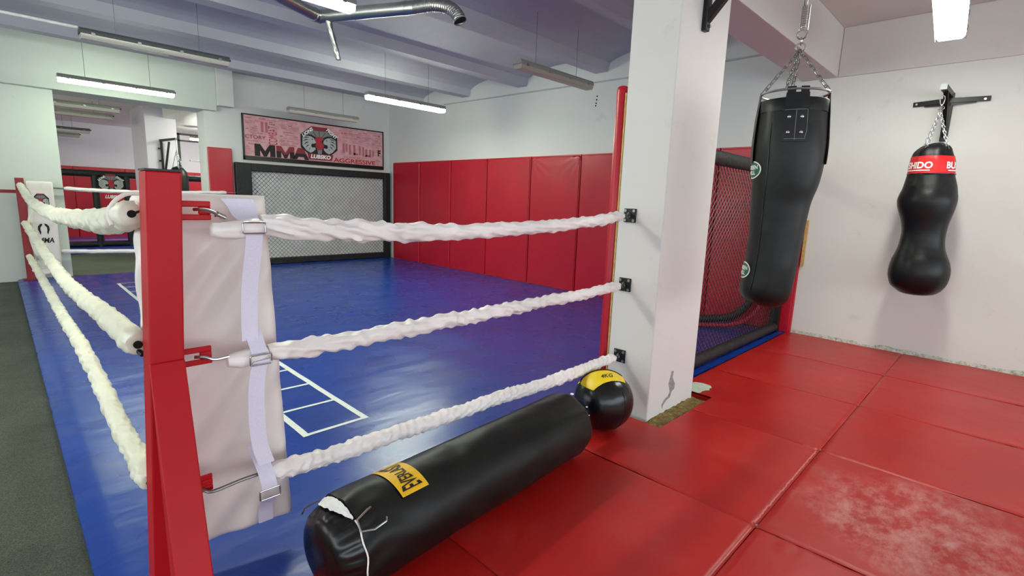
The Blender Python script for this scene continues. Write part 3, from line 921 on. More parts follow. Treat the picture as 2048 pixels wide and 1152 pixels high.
def buckle(x, y, z, w=0.066, h=0.034):
    c = [(x-w/2, y, z-h/2), (x+w/2, y, z-h/2), (x+w/2, y, z+h/2), (x-w/2, y, z+h/2)]
    pts = []
    for i in range(4):
        a = Vector(c[i]); b = Vector(c[(i+1) % 4])
        for k in range(5): pts.append(a.lerp(b, 0.06+0.88*k/4))
    return MB().tube(pts, 0.0028, 8, closed=True)
for x, y, z in ((0.566, 1.697, 1.235), (0.566, 1.696, 0.805), (0.573, 1.695, 0.322)):
    obj('buckle', buckle(x, y, z), M_['steel'], cpad, smooth=True, label='rectangular steel strap buckle')
obj('tie_band', MB().tube(spline([(0.235, 1.88, 1.235), (0.232, 1.90, 1.265), (0.245, 1.90, 1.30), (0.275, 1.90, 1.325), (0.31, 1.89, 1.33)], 0.008), 0.006, 10), M_['padwhite'], cpad, smooth=True)

cpd = thing('corner_pad', (0.44, 9.74, 0.1), 'white corner pad with black logo prints at the far left ring post', 'corner pad', 'white corner pads')
obj('pad_body', MB().box(0.315, 0.60, 9.735, 9.80, 0.06, 1.375), M_['padwhite'], cpd, bevel=0.022)
yq = 9.7335
def flat(x0, z0, y=yq):
    return lambda u, v: (x0+u, y, z0+v)
def octa(cx, cz, rx, rz, k=0.414):
    return [(cx-k*rx, cz+rz), (cx+k*rx, cz+rz), (cx+rx, cz+k*rz), (cx+rx, cz-k*rz), (cx+k*rx, cz-rz), (cx-k*rx, cz-rz), (cx-rx, cz-k*rz), (cx-rx, cz+k*rz)]
def emblem(cx, cz, rx, rz, y, parent, town=True, ysign=-1, small=False):
    """octagonal gym emblem: dark octagon, red top bar, grey spokes, two grey swept lion masses, red centre"""
    st = 0.0012 if not small else 0.002
    def lay(k): return (y+ysign*st*k, y+ysign*st*(k+0.8))
    def pm(pts, k, mat, nm):
        a, b = lay(k)
        return obj(nm, MB().prism(pts, lambda u, v, t: (u, t, v), a, b), mat, parent)
    pm(octa(cx, cz, rx, rz), 0, M_['ink'], 'emblem_octagon')
    pm(octa(cx, cz+0.02*rz, rx*0.80, rz*0.80), 1, M_['ink_grey'], 'emblem_field')
    k = 0.414
    pm([(cx-k*rx*0.95, cz+rz*0.98), (cx+k*rx*0.95, cz+rz*0.98), (cx+k*rx*0.80, cz+rz*0.74), (cx-k*rx*0.80, cz+rz*0.74)], 2, M_['ink_dred'], 'emblem_top_bar')
    mb = MB(); a, b = lay(2)
    for j in range(-2, 3):
        an = radians(90+j*24)
        p0 = (cx+cos(an)*rx*0.30, cz+sin(an)*rz*0.30); p1 = (cx+cos(an)*rx*0.80, cz+sin(an)*rz*0.74)
        nx_, nz2 = -sin(an)*rx*0.012, cos(an)*rz*0.012
        mb.prism([(p0[0]-nx_, p0[1]-nz2), (p0[0]+nx_, p0[1]+nz2), (p1[0]+nx_, p1[1]+nz2), (p1[0]-nx_, p1[1]-nz2)], lambda u, v, t: (u, t, v), a, b)
    obj('emblem_spokes', mb, M_['ink'], parent)
    for sg in (-1, 1):
        def P_(pts): return [(cx+sg*rx*p, cz+rz*q) for p, q in pts]
        pm(P_([(0.18, 0.30), (0.42, 0.46), (0.70, 0.44), (0.94, 0.38), (0.96, -0.38), (0.60, -0.80), (0.10, -0.78), (0.14, -0.40), (0.10, 0.05)]), 3, M_['ink'], 'lion_shade')
        pm(P_([(0.22, 0.10), (0.30, 0.24), (0.46, 0.34), (0.68, 0.36), (0.90, 0.22), (0.92, -0.28), (0.72, -0.58), (0.50, -0.72), (0.34, -0.62), (0.22, -0.46), (0.24, -0.34), (0.38, -0.38), (0.46, -0.28), (0.42, -0.12), (0.30, -0.12), (0.20, -0.04)]), 4, M_['ink_lgrey'], 'lion_head')
        mb = MB(); a, b = lay(5)
        for (x0, z0, x1, z1, w2) in ((0.52, 0.26, 0.90, 0.14, 0.05), (0.54, 0.12, 0.92, -0.04, 0.05), (0.56, -0.04, 0.88, -0.28, 0.06), (0.54, -0.20, 0.78, -0.50, 0.06), (0.48, -0.36, 0.60, -0.66, 0.05), (0.34, 0.10, 0.44, 0.13, 0.06)):
            xm, zm = (x0+x1)/2, (z0+z1)/2+0.05
            mb.prism(P_([(x0, z0), (xm, zm+w2), (x1, z1), (xm, zm-w2*0.4)]), lambda u, v, t: (u, t, v), a, b)
        obj('lion_mane', mb, M_['ink_grey'] if small else M_['ink'], parent)
    pm([(cx+rx*p, cz+rz*q) for p, q in ((-0.16, 0.34), (0.12, 0.38), (0.24, 0.22), (0.10, 0.08), (0.16, -0.06), (0.26, -0.16), (0.16, -0.44), (-0.06, -0.52), (-0.22, -0.30), (-0.20, -0.02), (-0.26, 0.16))], 5, M_['ink_red'], 'emblem_centre')
    return lay
lay = emblem(0.455, 1.10, 0.085, 0.105, yq, cpd, small=True)
# arch-like mark and initials on the pad
mk = MB()
for sg in (-1, 1):
    pts = [(0.449+sg*p, 0.705+q) for p, q in ((0.012, 0.085), (0.035, 0.075), (0.058, 0.045), (0.062, 0.0), (0.050, -0.035), (0.040, -0.075), (0.030, -0.04), (0.036, -0.01), (0.034, 0.03), (0.014, 0.058))]
    mk.prism(pts, lambda u, v, t: (u, t, v), yq, yq-0.002)
obj('round_mark', mk, M_['ink'], cpd)
text_on('lettering', 'MMA', lambda u, v: (0.375+u+0.15*v, yq-0.001, 0.515+v), M_['ink'], cpd, 0.03, 0.17, 0.075)
# cloth strap drooping at far post
def cl(u, v):
    z = 1.28-1.12*v
    x = 0.30+0.03*sin(v*9)+0.075*u*(0.5+0.7*v)+0.02*nz(v*6, u*3)
    return (x, 9.63-0.05*u+0.02*sin(v*12+u*3), z)
mb = MB().grid(cl, 8, 60)
o = obj('loose_cloth', mb, M_['sleeve_y'], smooth=True, angle=80)
so = o.modifiers.new('s', 'SOLIDIFY'); so.thickness = 0.004
props(o, 'loose white cloth strip drooping from the ropes at the far left ring post', 'cloth strip')

# ------------------------------------------------------------ punch bags
def chain(mb, a, b, link, r, w):
    a = Vector(a); b = Vector(b); d = b-a; L = d.length; d.normalize()
    n = max(2, int(round(L/(link*0.74)))); st = L/n
    s0 = d.cross(Vector((0, 0, 1)) if abs(d.z) < 0.98 else Vector((1, 0, 0))).normalized(); s1 = d.cross(s0)
    for i in range(n):
        c = a+d*st*(i+0.5); s = (s0+s1).normalized() if i % 2 else (s0-s1).normalized()
        h = link/2-w/2; pts = []
        for k in range(5):
            t_ = pi*k/4; pts.append(c+d*(h+w/2*sin(t_))+s*(w/2*cos(t_)))
        for k in range(5):
            t_ = pi+pi*k/4; pts.append(c+d*(-h+w/2*sin(t_))+s*(w/2*cos(t_)))
        mb.tube(pts, r, 6, closed=True)
    return mb

# tall hanging bag in front of the pillar
BX, BY = 3.08, 0.945
bag = thing('punching_bag', (BX, BY, 0.8), 'tall black hanging bag beside the pillar, wide at the shoulders, on four chains', 'punching bag')
camdir = Vector((-BX, -BY, 0)).normalized()            # direction towards the viewer's side of the room
side = Vector((-camdir.y, camdir.x, 0))                # to the right as seen from the ring post side
LP = [(0.800, 0.02), (0.809, 0.07), (0.832, 0.128), (0.860, 0.152), (0.893, 0.163), (1.006, 0.152), (1.19, 0.146), (1.32, 0.150), (1.445, 0.157), (1.60, 0.168), (1.69, 0.172), (1.80, 0.170), (1.88, 0.166)]
RP = [(0.800, 0.02), (0.809, 0.06), (0.832, 0.085), (0.860, 0.100), (0.902, 0.108), (1.023, 0.120), (1.13, 0.125), (1.264, 0.133), (1.33, 0.138), (1.396, 0.146), (1.49, 0.170), (1.589, 0.181), (1.697, 0.182), (1.80, 0.174), (1.88, 0.167)]
def lerp_p(P, z):
    if z <= P[0][0]: return P[0][1]
    for i in range(1, len(P)):
        if z <= P[i][0]:
            x0, y0 = P[i-1]; x1, y1 = P[i]; h = x1-x0; f_ = (z-x0)/h
            m0 = (y1-P[i-2][1])/(x1-P[i-2][0]) if i > 1 else (y1-y0)/h
            m1 = (P[i+1][1]-y0)/(P[i+1][0]-x0) if i < len(P)-1 else (y1-y0)/h
            return (2*f_**3-3*f_**2+1)*y0+(f_**3-2*f_**2+f_)*h*m0+(-2*f_**3+3*f_**2)*y1+(f_**3-f_**2)*h*m1
    return P[-1][1]
# viewer's right direction at the bag
vr = Vector((sin(atan2(BY, BX)), -cos(atan2(BY, BX)), 0)); vf = Vector((-cos(atan2(BY, BX)), -sin(atan2(BY, BX)), 0))
def bagpt(ang, z, off=0.0):
    """ang 0 faces the viewer, positive turns to the viewer's right"""
    l = lerp_p(LP, z); r = lerp_p(RP, z); R = (l+r)/2; c = (r-l)/2
    rad = R+off
    return Vector((BX, BY, z))+vr*(c+rad*sin(ang))+vf*(rad*cos(ang))
def bag_ring(z, n=64):
    out = []
    for k in range(n):
        a = 2*pi*k/n
        off = 0.0025*nz(cos(a)*2, sin(a)*2, z*5)+0.002*nz(cos(a)*5, sin(a)*5, z*2)
        if z > 1.62: off += 0.003*sin(a*9+1)*min(1, (z-1.62)/0.2)
        out.append(bagpt(a, z, off))
    return out
zs = [0.800, 0.804, 0.809, 0.818, 0.832, 0.845, 0.86, 0.875]+[0.9+0.02*i for i in range(49)]
mb = MB().rings([bag_ring(z) for z in zs], caps=True)
obj('bag_body', mb, M_['black_green'], bag, smooth=True, angle=60)
# rim collar, open light lining, ring
rings = []
for z, o_ in ((1.86, 0.003), (1.918, 0.004), (1.923, 0.001), (1.923, -0.006), (1.865, -0.008)):
    rings.append([bagpt(2*pi*k/64, min(z, 1.88), o_)+Vector((0, 0, z-min(z, 1.88))) for k in range(64)])
obj('rim', MB().rings(rings, caps=False), M_['black_vinyl'], bag, smooth=True)
obj('lining', MB().rings([[bagpt(2*pi*k/48, 1.88, -0.006)+Vector((0, 0, dz+0.008*nz(k*0.4, 1))) for k in range(48)] for dz in (0.0, 0.036, 0.046)], caps=False), M_['ink_lgrey'], bag, smooth=True, label='torn pale lining showing above the rim')
zr = 1.962
obj('steel_ring', MB().tube([Vector((BX, BY, zr))+vr*(0.165*sin(2*pi*k/48))+vf*(0.165*cos(2*pi*k/48)) for k in range(48)], 0.006, 8, closed=True), M_['steel'], bag, smooth=True, label='bright steel suspension ring')
# leather tabs up to the ring: front double tab + sides + back
def tabmesh(a0, a1, z0, z1, off0=0.005, th=0.005):
    mb = MB()
    def srf(o_):
        def fn(u, v):
            a = a0+(a1-a0)*u; z = z0+(z1-z0)*v
            if z <= 1.87: return bagpt(a, z, o_)
            p = bagpt(a, 1.87, o_); q = Vector((BX, BY, 0))+vr*(0.168*sin(a))+vf*(0.168*cos(a)); q.z = z
            f_ = min(1, (z-1.87)/0.09); p.z = z
            w_ = p.lerp(q, f_)
            return w_
        return fn
    mb.grid(srf(off0), 8, 16); mb.grid(srf(off0+th), 8, 16)
    return mb
fa = 0.10
obj('tab', tabmesh(fa-0.30, fa-0.065, 1.84, zr+0.012), M_['black_vinyl'], bag, smooth=True)
obj('tab', tabmesh(fa+0.065, fa+0.30, 1.84, zr+0.012), M_['black_vinyl'], bag, smooth=True)
obj('tab_base', tabmesh(fa-0.32, fa+0.32, 1.70, 1.945, 0.004, 0.006), M_['black_vinyl'], bag, smooth=True)
for ca in (fa-1.55, fa+1.55, fa+pi):
    obj('tab', tabmesh(ca-0.28, ca+0.28, 1.60, zr+0.010), M_['black_vinyl'], bag, smooth=True)
for aa in (fa-0.17, fa+0.15):
    for z in (1.745, 1.822):
        p = bagpt(aa, z, 0.010); q = bagpt(aa, z, 0.017)
        obj('rivet', MB().tube([p, p.lerp(q, 0.6), q], [0.009, 0.008, 0.003], 10), M_['steel'], bag, smooth=True)
def stitch(path): return MB().tube(path, 0.0012, 5)
st = [bagpt(fa-0.29, 1.855, 0.0125)]+[bagpt(fa-0.29+0.58*k/12, 1.858, 0.0125) for k in range(13)]
st += [bagpt(fa+0.29, z, 0.0125) for z in (1.83, 1.79, 1.75)]+[bagpt(fa+0.25, 1.72, 0.0125)]
st += [bagpt(fa+0.25-0.5*k/10, 1.712, 0.0125) for k in range(11)]
mb = stitch(st); mb.tube([bagpt(fa, z, 0.0125) for z in (1.855, 1.80, 1.75, 1.705)], 0.0012, 5)
obj('stitching', mb, M_['ink_grey'], bag, label='grey stitching on the front tab')
obj('seam', MB().tube([bagpt(-0.55, 0.9+0.02*k, 0.002) for k in range(46)], 0.002, 5), M_['black_gloss'], bag)
# two oval labels on the left flank
def oval(zc, nm):
    a0 = -1.20
    def ov(s):
        mb = MB(); n = 32; c = bagpt(a0, zc, 0.004+0.0012*(1-s)*10)
        ring_ = []
        for k in range(n):
            t_ = 2*pi*k/n
            ring_.append(bagpt(a0+0.44*s*cos(t_), zc+0.047*s*sin(t_), 0.0035+0.0015*(1-s)*10))
        vs = [c]+ring_
        # concentric ring for curvature
        mid = [bagpt(a0+0.22*s*cos(2*pi*k/n), zc+0.0235*s*sin(2*pi*k/n), 0.0035+0.0015*(1-s)*10) for k in range(n)]
        vs += mid
        fs = [(0, 1+n+k, 1+n+(k+1) % n) for k in range(n)]+[(1+n+k, 1+k, 1+(k+1) % n, 1+n+(k+1) % n) for k in range(n)]
        mb.add(vs, fs); return mb
    e = obj('oval_label', ov(1.0), M_['ink_white'], bag, label='white rimmed green oval label')
    obj('oval_field', ov(0.88), M_['green'], e)
    text_on('lettering', 'GREEN', lambda u, v: bagpt(a0+(u-0.5)*0.62, zc+0.002+v, 0.0075), M_['ink_white'], e, 0.03, 1.0, 0.022)
    text_on('lettering', 'HILL', lambda u, v: bagpt(a0+(u-0.55)*0.45, zc-0.026+v, 0.0075), M_['ink_white'], e, 0.03, 1.0, 0.022)
oval(1.562, 'a'); oval(1.006, 'b')
# suspension
apex = Vector((BX, BY, 2.20))
for i, ca in enumerate((fa-1.35, fa-0.35, fa+0.02+pi, fa+1.2)):
    q = Vector((BX, BY, zr))+vr*(0.165*sin(ca))+vf*(0.165*cos(ca))
    obj('chain', chain(MB(), q, apex-Vector((0, 0, 0.015)), 0.048, 0.0026, 0.019), M_['steel_dull'], bag, smooth=True)
def ringm(c, rad, r, ax=0):
    c = Vector(c)
    e1 = vr if ax == 0 else vf
    return MB().tube([c+e1*rad*cos(2*pi*k/20)+Vector((0, 0, rad*sin(2*pi*k/20))) for k in range(20)], r, 7, closed=True)
obj('shackle', ringm(apex, 0.023, 0.004), M_['steel_dull'], bag, smooth=True)
obj('shackle', ringm((BX, BY, 2.232), 0.018, 0.004, 1), M_['steel'], bag, smooth=True)
obj('shackle', ringm((BX, BY, 2.265), 0.023, 0.004), M_['steel_dull'], bag, smooth=True)
sp = MB()
sp.tube([Vector((BX+0.012*cos(2*pi*k/10), BY+0.012*sin(2*pi*k/10), 2.295+k*0.00085)) for k in range(130)], 0.0024, 5)
obj('spring', sp, M_['steel'], bag, smooth=True)
obj('spring_guard', MB().tube([Vector((BX, BY, 2.285))+vr*0.022, Vector((BX, BY, 2.41))+vr*0.022], 0.0035, 6).tube([Vector((BX, BY, 2.285))-vr*0.018, Vector((BX, BY, 2.41))-vr*0.018], 0.0025, 6), M_['steel'], bag, smooth=True)
obj('top_link', chain(MB(), (BX, BY, 2.41), (BX, BY, 2.60), 0.06, 0.004, 0.024), M_['steel_dull'], bag, smooth=True)
# its bracket on the pillar
br = thing('bag_bracket', (3.085, 1.5, 2.6), 'black steel wall bracket high on the pillar carrying the tall hanging bag', 'bracket')
obj('upright', MB().box(3.060, 3.110, 1.468, 1.4995, 2.385, 3.0), M_['black_metal'], br, bevel=0.004)
obj('arm', MB().obox((3.085, 1.47, 2.93), (3.085, 0.90, 2.93), 0.045, 0.045), M_['black_metal'], br, bevel=0.003)
obj('brace', MB().obox((3.085, 1.485, 2.445), (3.085, 1.06, 2.91), 0.042, 0.048), M_['black_metal'], br, bevel=0.003)
obj('hanger', chain(MB(), (BX, BY, 2.60), (BX, BY, 2.91), 0.06, 0.004, 0.026), M_['steel_dull'], br, smooth=True)
obj('bolt', MB().tube([(3.095, 1.468, 2.412), (3.095, 1.458, 2.412)], 0.010, 8), M_['steel_dull'], br, smooth=True)

# teardrop bag on the right wall
WX, WY = 5.75, 0.575
wb = thing('punching_bag', (WX, WY, 0.64), 'black double-bulged hanging bag with red printed band on the right wall', 'punching bag')
wr_ = Vector((sin(atan2(WY, WX)), -cos(atan2(WY, WX)), 0)); wf_ = Vector((-cos(atan2(WY, WX)), -sin(atan2(WY, WX)), 0))
WL = [(0.642, 0.02), (0.653, 0.085), (0.68, 0.13), (0.714, 0.172), (0.76, 0.193), (0.81, 0.205), (0.87, 0.205), (0.954, 0.192), (1.01, 0.176), (1.075, 0.161), (1.14, 0.155), (1.211, 0.155), (1.309, 0.176), (1.36, 0.195), (1.406, 0.212), (1.45, 0.222), (1.481, 0.224), (1.53, 0.213), (1.579, 0.197), (1.71, 0.176), (1.80, 0.170), (1.878, 0.161), (1.92, 0.13), (1.95, 0.085), (1.966, 0.03)]
WR = [(0.642, 0.06), (0.653, 0.135), (0.68, 0.185), (0.727, 0.221), (0.77, 0.237), (0.828, 0.246), (0.88, 0.245), (0.92, 0.237), (0.97, 0.221), (1.01, 0.202), (1.08, 0.178), (1.159, 0.167), (1.271, 0.173), (1.34, 0.186), (1.40, 0.197), (1.46, 0.204), (1.509, 0.202), (1.55, 0.194), (1.601, 0.183), (1.709, 0.152), (1.80, 0.142), (1.834, 0.135), (1.89, 0.115), (1.933, 0.094), (1.966, 0.03)]
def wbpt(a, z, off=0.0):
    l = lerp_p(WL, z); r = lerp_p(WR, z)
    l, r = l*0.97, r*0.97
    R = (l+r)/2; c = (r-l)/2
    return Vector((WX, WY, z))+wr_*(c+(R+off)*sin(a))+wf_*((R+off)*cos(a))
rings = []
zz = sorted(set([0.642, 0.645, 0.65, 0.658, 0.668]+[0.68+0.015*i for i in range(83)]+[1.93, 1.94, 1.95, 1.957, 1.963, 1.966]))
zz = [z for z in zz if z <= 1.966]
for z in zz:
    ring_ = []
    for k in range(64):
        a = 2*pi*k/64
        off = 0.003*nz(cos(a)*2, sin(a)*2, z*4)
        if z > 1.45: off += 0.0035*sin(a*7+z*3)*min(1, (z-1.45)/0.2)
        ring_.append(wbpt(a, z, off))
    rings.append(ring_)
obj('bag_body', MB().rings(rings), M_['black_vinyl'], wb, smooth=True, angle=70)
rings = []
for z in [1.705+0.012*i for i in range(13)]:
    rings.append([wbpt(2*pi*k/64, z, 0.0035+0.0035*sin(2*pi*k/64*7+z*3)) for k in range(64)])
band = obj('band', MB().rings(rings, caps=False), M_['red_band'], wb, smooth=True, label='red printed band')
for a0 in (-0.92, 1.60):
    text_on('lettering', 'BUSHIDO', lambda u, v, a0=a0: wbpt(a0+(u-0.5)*1.9, 1.742+v, 0.0075+0.0035*sin((a0+(u-0.5)*1.9)*7+(1.742+v)*3)), M_['ink_white'], band, 0.03, 1.0, 0.058)
    obj('underline', MB().grid(lambda u, v, a0=a0: wbpt(a0+(u-0.5)*1.7, 1.724+0.008*v, 0.0075+0.0035*sin((a0+(u-0.5)*1.7)*7+1.73*3)), 24, 1), M_['ink_white'], band)
obj('piping', MB().tube([wbpt(2*pi*k/64, 1.70, 0.004) for k in range(64)], 0.005, 6, closed=True), M_['black_gloss'], wb, smooth=True)
lab = obj('side_label', MB().grid(lambda u, v: wbpt(-1.62+0.22*u, 0.76+0.22*v, 0.003), 6, 14), M_['ink_white'], wb, label='white MMA label on the lower bulge')
text_on('lettering', 'MMA', lambda u, v: wbpt(-1.60+0.18*v, 0.965-u, 0.0045), M_['ink'], lab, 0.04, 0.19, 1.0)
# hangers
wap = Vector((WX, WY+0.02, 2.245))
for i, a in enumerate((-0.55, 0.75, 2.4, -2.3)):
    q = wbpt(a, 1.925, 0.0)
    obj('d_ring', MB().tube([q+Vector((0, 0, -0.02))-wr_*0.018, q+Vector((0, 0, 0.018)), q+Vector((0, 0, -0.02))+wr_*0.018], 0.0035, 6), M_['steel'], wb, smooth=True)
    obj('chain', chain(MB(), q+Vector((0, 0, 0.012)), wap-Vector((0, 0, 0.02)), 0.036, 0.0024, 0.017), M_['steel'], wb, smooth=True)
obj('o_ring', MB().tube([wap+wr_*0.021*cos(2*pi*k/20)+Vector((0, 0, 0.017*sin(2*pi*k/20)+0.01)) for k in range(20)], 0.0035, 6, closed=True), M_['steel'], wb, smooth=True)
ck = [(0, 0.03), (-0.010, 0.045), (-0.017, 0.085), (-0.012, 0.105), (0, 0.112), (0.012, 0.105), (0.017, 0.085), (0.010, 0.045)]
obj('carabiner', MB().tube([wap+wr_*a+Vector((0, 0, b)) for a, b in ck], 0.0038, 7, closed=True), M_['steel'], wb, smooth=True)
wk = thing('bag_bracket', (XR, 0.58, 2.3), 'black steel bracket bolted to the right wall holding the double-bulged bag', 'bracket')
obj('upright', MB().box(XR-0.035, XR-0.001, 0.555, 0.610, 2.02, 2.44), M_['black_metal'], wk, bevel=0.003)
obj('arm', MB().obox((XR-0.03, 0.585, 2.425), (WX-0.02, 0.598, 2.425), 0.045, 0.045), M_['black_metal'], wk, bevel=0.003)
obj('brace', MB().obox((XR-0.02, 0.582, 2.05), (WX+0.12, 0.592, 2.405), 0.032, 0.02), M_['black_metal'], wk, bevel=0.002)
obj('end_cap', MB().box(WX-0.026, WX-0.019, 0.575, 0.621, 2.402, 2.448), M_['ink_lgrey'], wk, label='pale end cap')
obj('cross_strap', MB().obox((XR-0.012, 0.845, 2.365), (XR-0.035, 0.60, 2.375), 0.012, 0.042).obox((XR-0.035, 0.60, 2.375), (XR-0.012, 0.31, 2.37), 0.012, 0.042), M_['black_metal'], wk, bevel=0.002)
obj('cross_strap', MB().obox((XR-0.035, 0.60, 2.34), (XR-0.014, 0.40, 2.352), 0.008, 0.018).obox((XR-0.035, 0.57, 2.34), (XR-0.014, 0.76, 2.345), 0.008, 0.018), M_['black_metal'], wk)
for y_ in (0.82, 0.345):
    obj('bolt', MB().tube([(XR-0.018, y_, 2.366), (XR-0.026, y_, 2.366)], 0.009, 8), M_['steel'], wk, smooth=True)

# ------------------------------------------------------------ lying heavy bag
BR = 0.17
A0 = Vector((0.722, 1.4805, BR)); A1 = Vector((2.112, 1.578, BR))
ax = (A1-A0).normalized(); sdv = Vector((-ax.y, ax.x, 0))
HL = (A1-A0).length
hb = thing('heavy_bag', (1.4, 1.53, 0), 'long black cylindrical heavy bag lying on the red mat below the ropes', 'heavy bag')
def hbp(s, a, off=0.0, rad=None):
    """s metres along the bag, a angle: 0 up, positive to the viewer's side"""
    R = BR if rad is None else rad
    c = A0+ax*s
    R = (R+off)
    p = c+Vector((0, 0, 1))*cos(a)*R-sdv*sin(a)*R
    if p.z < 0.004: p.z = 0.004
    return p
def prof_r(s):
    # flattened, slightly lumpy cylinder with rounded far end
    e1 = HL-s
    r = BR
    if e1 < 0.07: r = BR*(0.30+0.70*sqrt(max(0, 1-(1-e1/0.07)**2)))
    if s < 0.05: r = BR*(0.985+0.015*s/0.05)
    return r
n = 72; rings = []
ss = [0.0, 0.006, 0.012]+[0.02+0.02*i for i in range(int((HL-0.07-0.02)/0.02)+1)]+[HL-0.065+0.065*i/8 for i in range(9)]
ss = sorted(set(round(x, 4) for x in ss))
for s in ss:
    rad = prof_r(s); ring_ = []
    for k in range(n):
        a = 2*pi*k/n
        off = 0.0035*nz(s*3, cos(a)*1.5, sin(a)*1.5)+0.0025*nz(s*9, cos(a)*3+4, sin(a)*3)
        if s < 0.25: off += 0.004*sin(a*11+2*sin(s*20))*(1-s/0.25)
        if HL-s < 0.3: off += 0.003*sin(a*8+1)*(1-(HL-s)/0.3)
        # dent and folds behind the label
        off -= 0.010*math.exp(-((s-0.52)/0.035)**2-((a-0.05)/0.30)**2) if a < pi else 0.010*math.exp(-((s-0.52)/0.035)**2-((a-2*pi-0.05)/0.30)**2)
        ring_.append(hbp(s, a, off, rad))
    rings.append(ring_)
obj('bag_body', MB().rings(rings), M_['black_green'], hb, smooth=True, angle=70)
# puffed glossy end cushion
rings = []
for i in range(15):
    t_ = i/14
    s = 0.012-0.105*sin(t_*pi/2)**1.1; rad = (BR-0.006)*max(0.02, cos(t_*pi/2)**0.55)
    ring_ = []
    for k in range(n):
        a = 2*pi*k/n
        off = 0.010*abs(sin(a*13+0.6*sin(a*3)))*-1*sin(min(1, t_*1.6)*pi)*(1 if rad > 0.05 else 0)
        if -1.2 < (a if a < pi else a-2*pi) < 0.55 and t_ < 0.5:
            off -= 0.012*(1-t_/0.5)      # pulled open at the top
        ring_.append(hbp(s, a, off, rad))
    rings.append(ring_)
obj('end_cushion', MB().rings(rings), M_['black_gloss'], hb, smooth=True, angle=80, label='glossy black puffed end')
# white filling showing in the open mouth
def fil(u, v):
    a = -0.95+1.5*u; w_ = sin(pi*u)
    p = hbp(-0.004-0.045*v*w_, a, -0.006-0.012*v, BR)
    return p+Vector((0.003*nz(u*20, v*8), 0, 0.004*nz(u*17, v*9)))
obj('filling', MB().grid(fil, 40, 8), M_['ink_white'], hb, smooth=True, label='white stuffing showing in the open seam')
obj('lace', MB().tube([hbp(-0.008+0.003*sin(k), 0.62+k*0.09, 0.003) for k in range(22)], 0.0028, 6), M_['ink_white'], hb, smooth=True, label='white lacing cord')
P0 = hbp(-0.004, 0.62, 0.006)
obj('wire_hook', MB().tube([hbp(0.055, 0.55, 0.012), hbp(0.035, 0.58, 0.02), P0+Vector((0, -0.006, 0.0)), hbp(-0.008, 0.86, 0.010), hbp(0.03, 0.93, 0.024), hbp(0.075, 0.90, 0.028), hbp(0.082, 0.84, 0.026)], 0.0036, 7), M_['steel'], hb, smooth=True, label='bent steel hook wire')
obj('wire_hook', MB().tube([hbp(-0.004, -0.95, 0.004), hbp(-0.05, -1.05, 0.006), hbp(-0.055, -1.2, 0.004)], 0.0032, 7), M_['steel_dull'], hb, smooth=True)
# yellow label
s0, s1, a0_, a1_ = 0.235, 0.355, -0.52, 0.60
s0, s1 = 0.175, 0.292
lb_ = obj('yellow_label', MB().grid(lambda u, v: hbp(s0+(s1-s0)*u+0.008*(v-0.5), a0_+(a1_-a0_)*v+0.06, 0.0045), 8, 24), M_['yellow_lab'], hb, smooth=True, label='yellow printed brand label')
text_on('lettering', 'EVERLAST', lambda u, v: hbp((s0+s1)/2-(v-0.5)*0.092*(0.52+0.48*(2*abs(u-0.5))**1.6), 0.56-u*0.90, 0.0062), M_['ink'], lb_, 0.02, 1.0, 1.0)
for j, aa in enumerate((0.1, 0.75, 1.0)):
    p = hbp(HL-0.03-0.02*(j == 2), aa, -0.004)
    obj('scuff_patch', MB().sphere(p, 0.011 if j == 0 else 0.006, 8, 6, 1.0, 0.9, 0.5), M_['ink_white'], hb, smooth=True)

# ------------------------------------------------------------ medicine ball
bc = Vector((2.475, 1.615, 0.18)); RB = 0.178
phc0 = atan2(-bc.y, -bc.x)
ball = thing('medicine_ball', (bc.x, bc.y, 0), 'black medicine ball with yellow top panels marked 4KG beside the pillar', 'medicine ball')
rings = []
for j in range(1, 32):
    th = pi*j/32; ring_ = []
    for k in range(64):
        ph = 2*pi*k/64
        # six gores with slightly sunken seams
        g = abs((((ph-phc0-radians(-14))*6/(2*pi)) % 1)-0.5)*2
        rr_ = RB*(1-0.010*(g**8))*1.0
        p = bc+Vector((sin(th)*cos(ph)*rr_, sin(th)*sin(ph)*rr_, -cos(th)*rr_))
        p.z = max(p.z, 0.003)
        ring_.append(p)
    rings.append(ring_)
obj('ball_skin', MB().rings(rings), M_['black_gloss'], ball, smooth=True, angle=60)
toC = Vector((-bc.x, -bc.y, 0)).normalized(); phc = atan2(toC.y, toC.x)
def bp(ph, el, off=0.0):
    """ph azimuth (radians, measured from the viewer, positive to the right), el elevation"""
    a = phc+ph
    return bc+Vector((cos(el)*cos(a), cos(el)*sin(a), sin(el)))*(RB+off)
UP = [(-0.56, 0.574, 0.598), (-0.40, 0.62, 0.68), (-0.26, 0.519, 0.814), (-0.12, 0.36, 0.926), (0.05, 0.20, 0.98), (0.22, 0.08, 0.967), (0.35, -0.02, 0.935), (0.436, -0.143, 0.889), (0.51, -0.30, 0.80)]
LO = [(-0.683, 0.465, 0.563), (-0.807, 0.124, 0.577), (-0.815, -0.138, 0.563), (-0.723, -0.197, 0.662), (-0.525, -0.31, 0.793), (-0.3, -0.437, 0.848), (-0.052, -0.556, 0.829), (0.229, -0.667, 0.709)]
def curve_at(P, u):
    P = [Vector(p) for p in P]; L = [0]
    for i in range(1, len(P)): L.append(L[-1]+(P[i]-P[i-1]).length)
    d = u*L[-1]
    for i in range(1, len(P)):
        if d <= L[i]+1e-9:
            return P[i-1].lerp(P[i], (d-L[i-1])/(L[i]-L[i-1]))
    return P[-1]
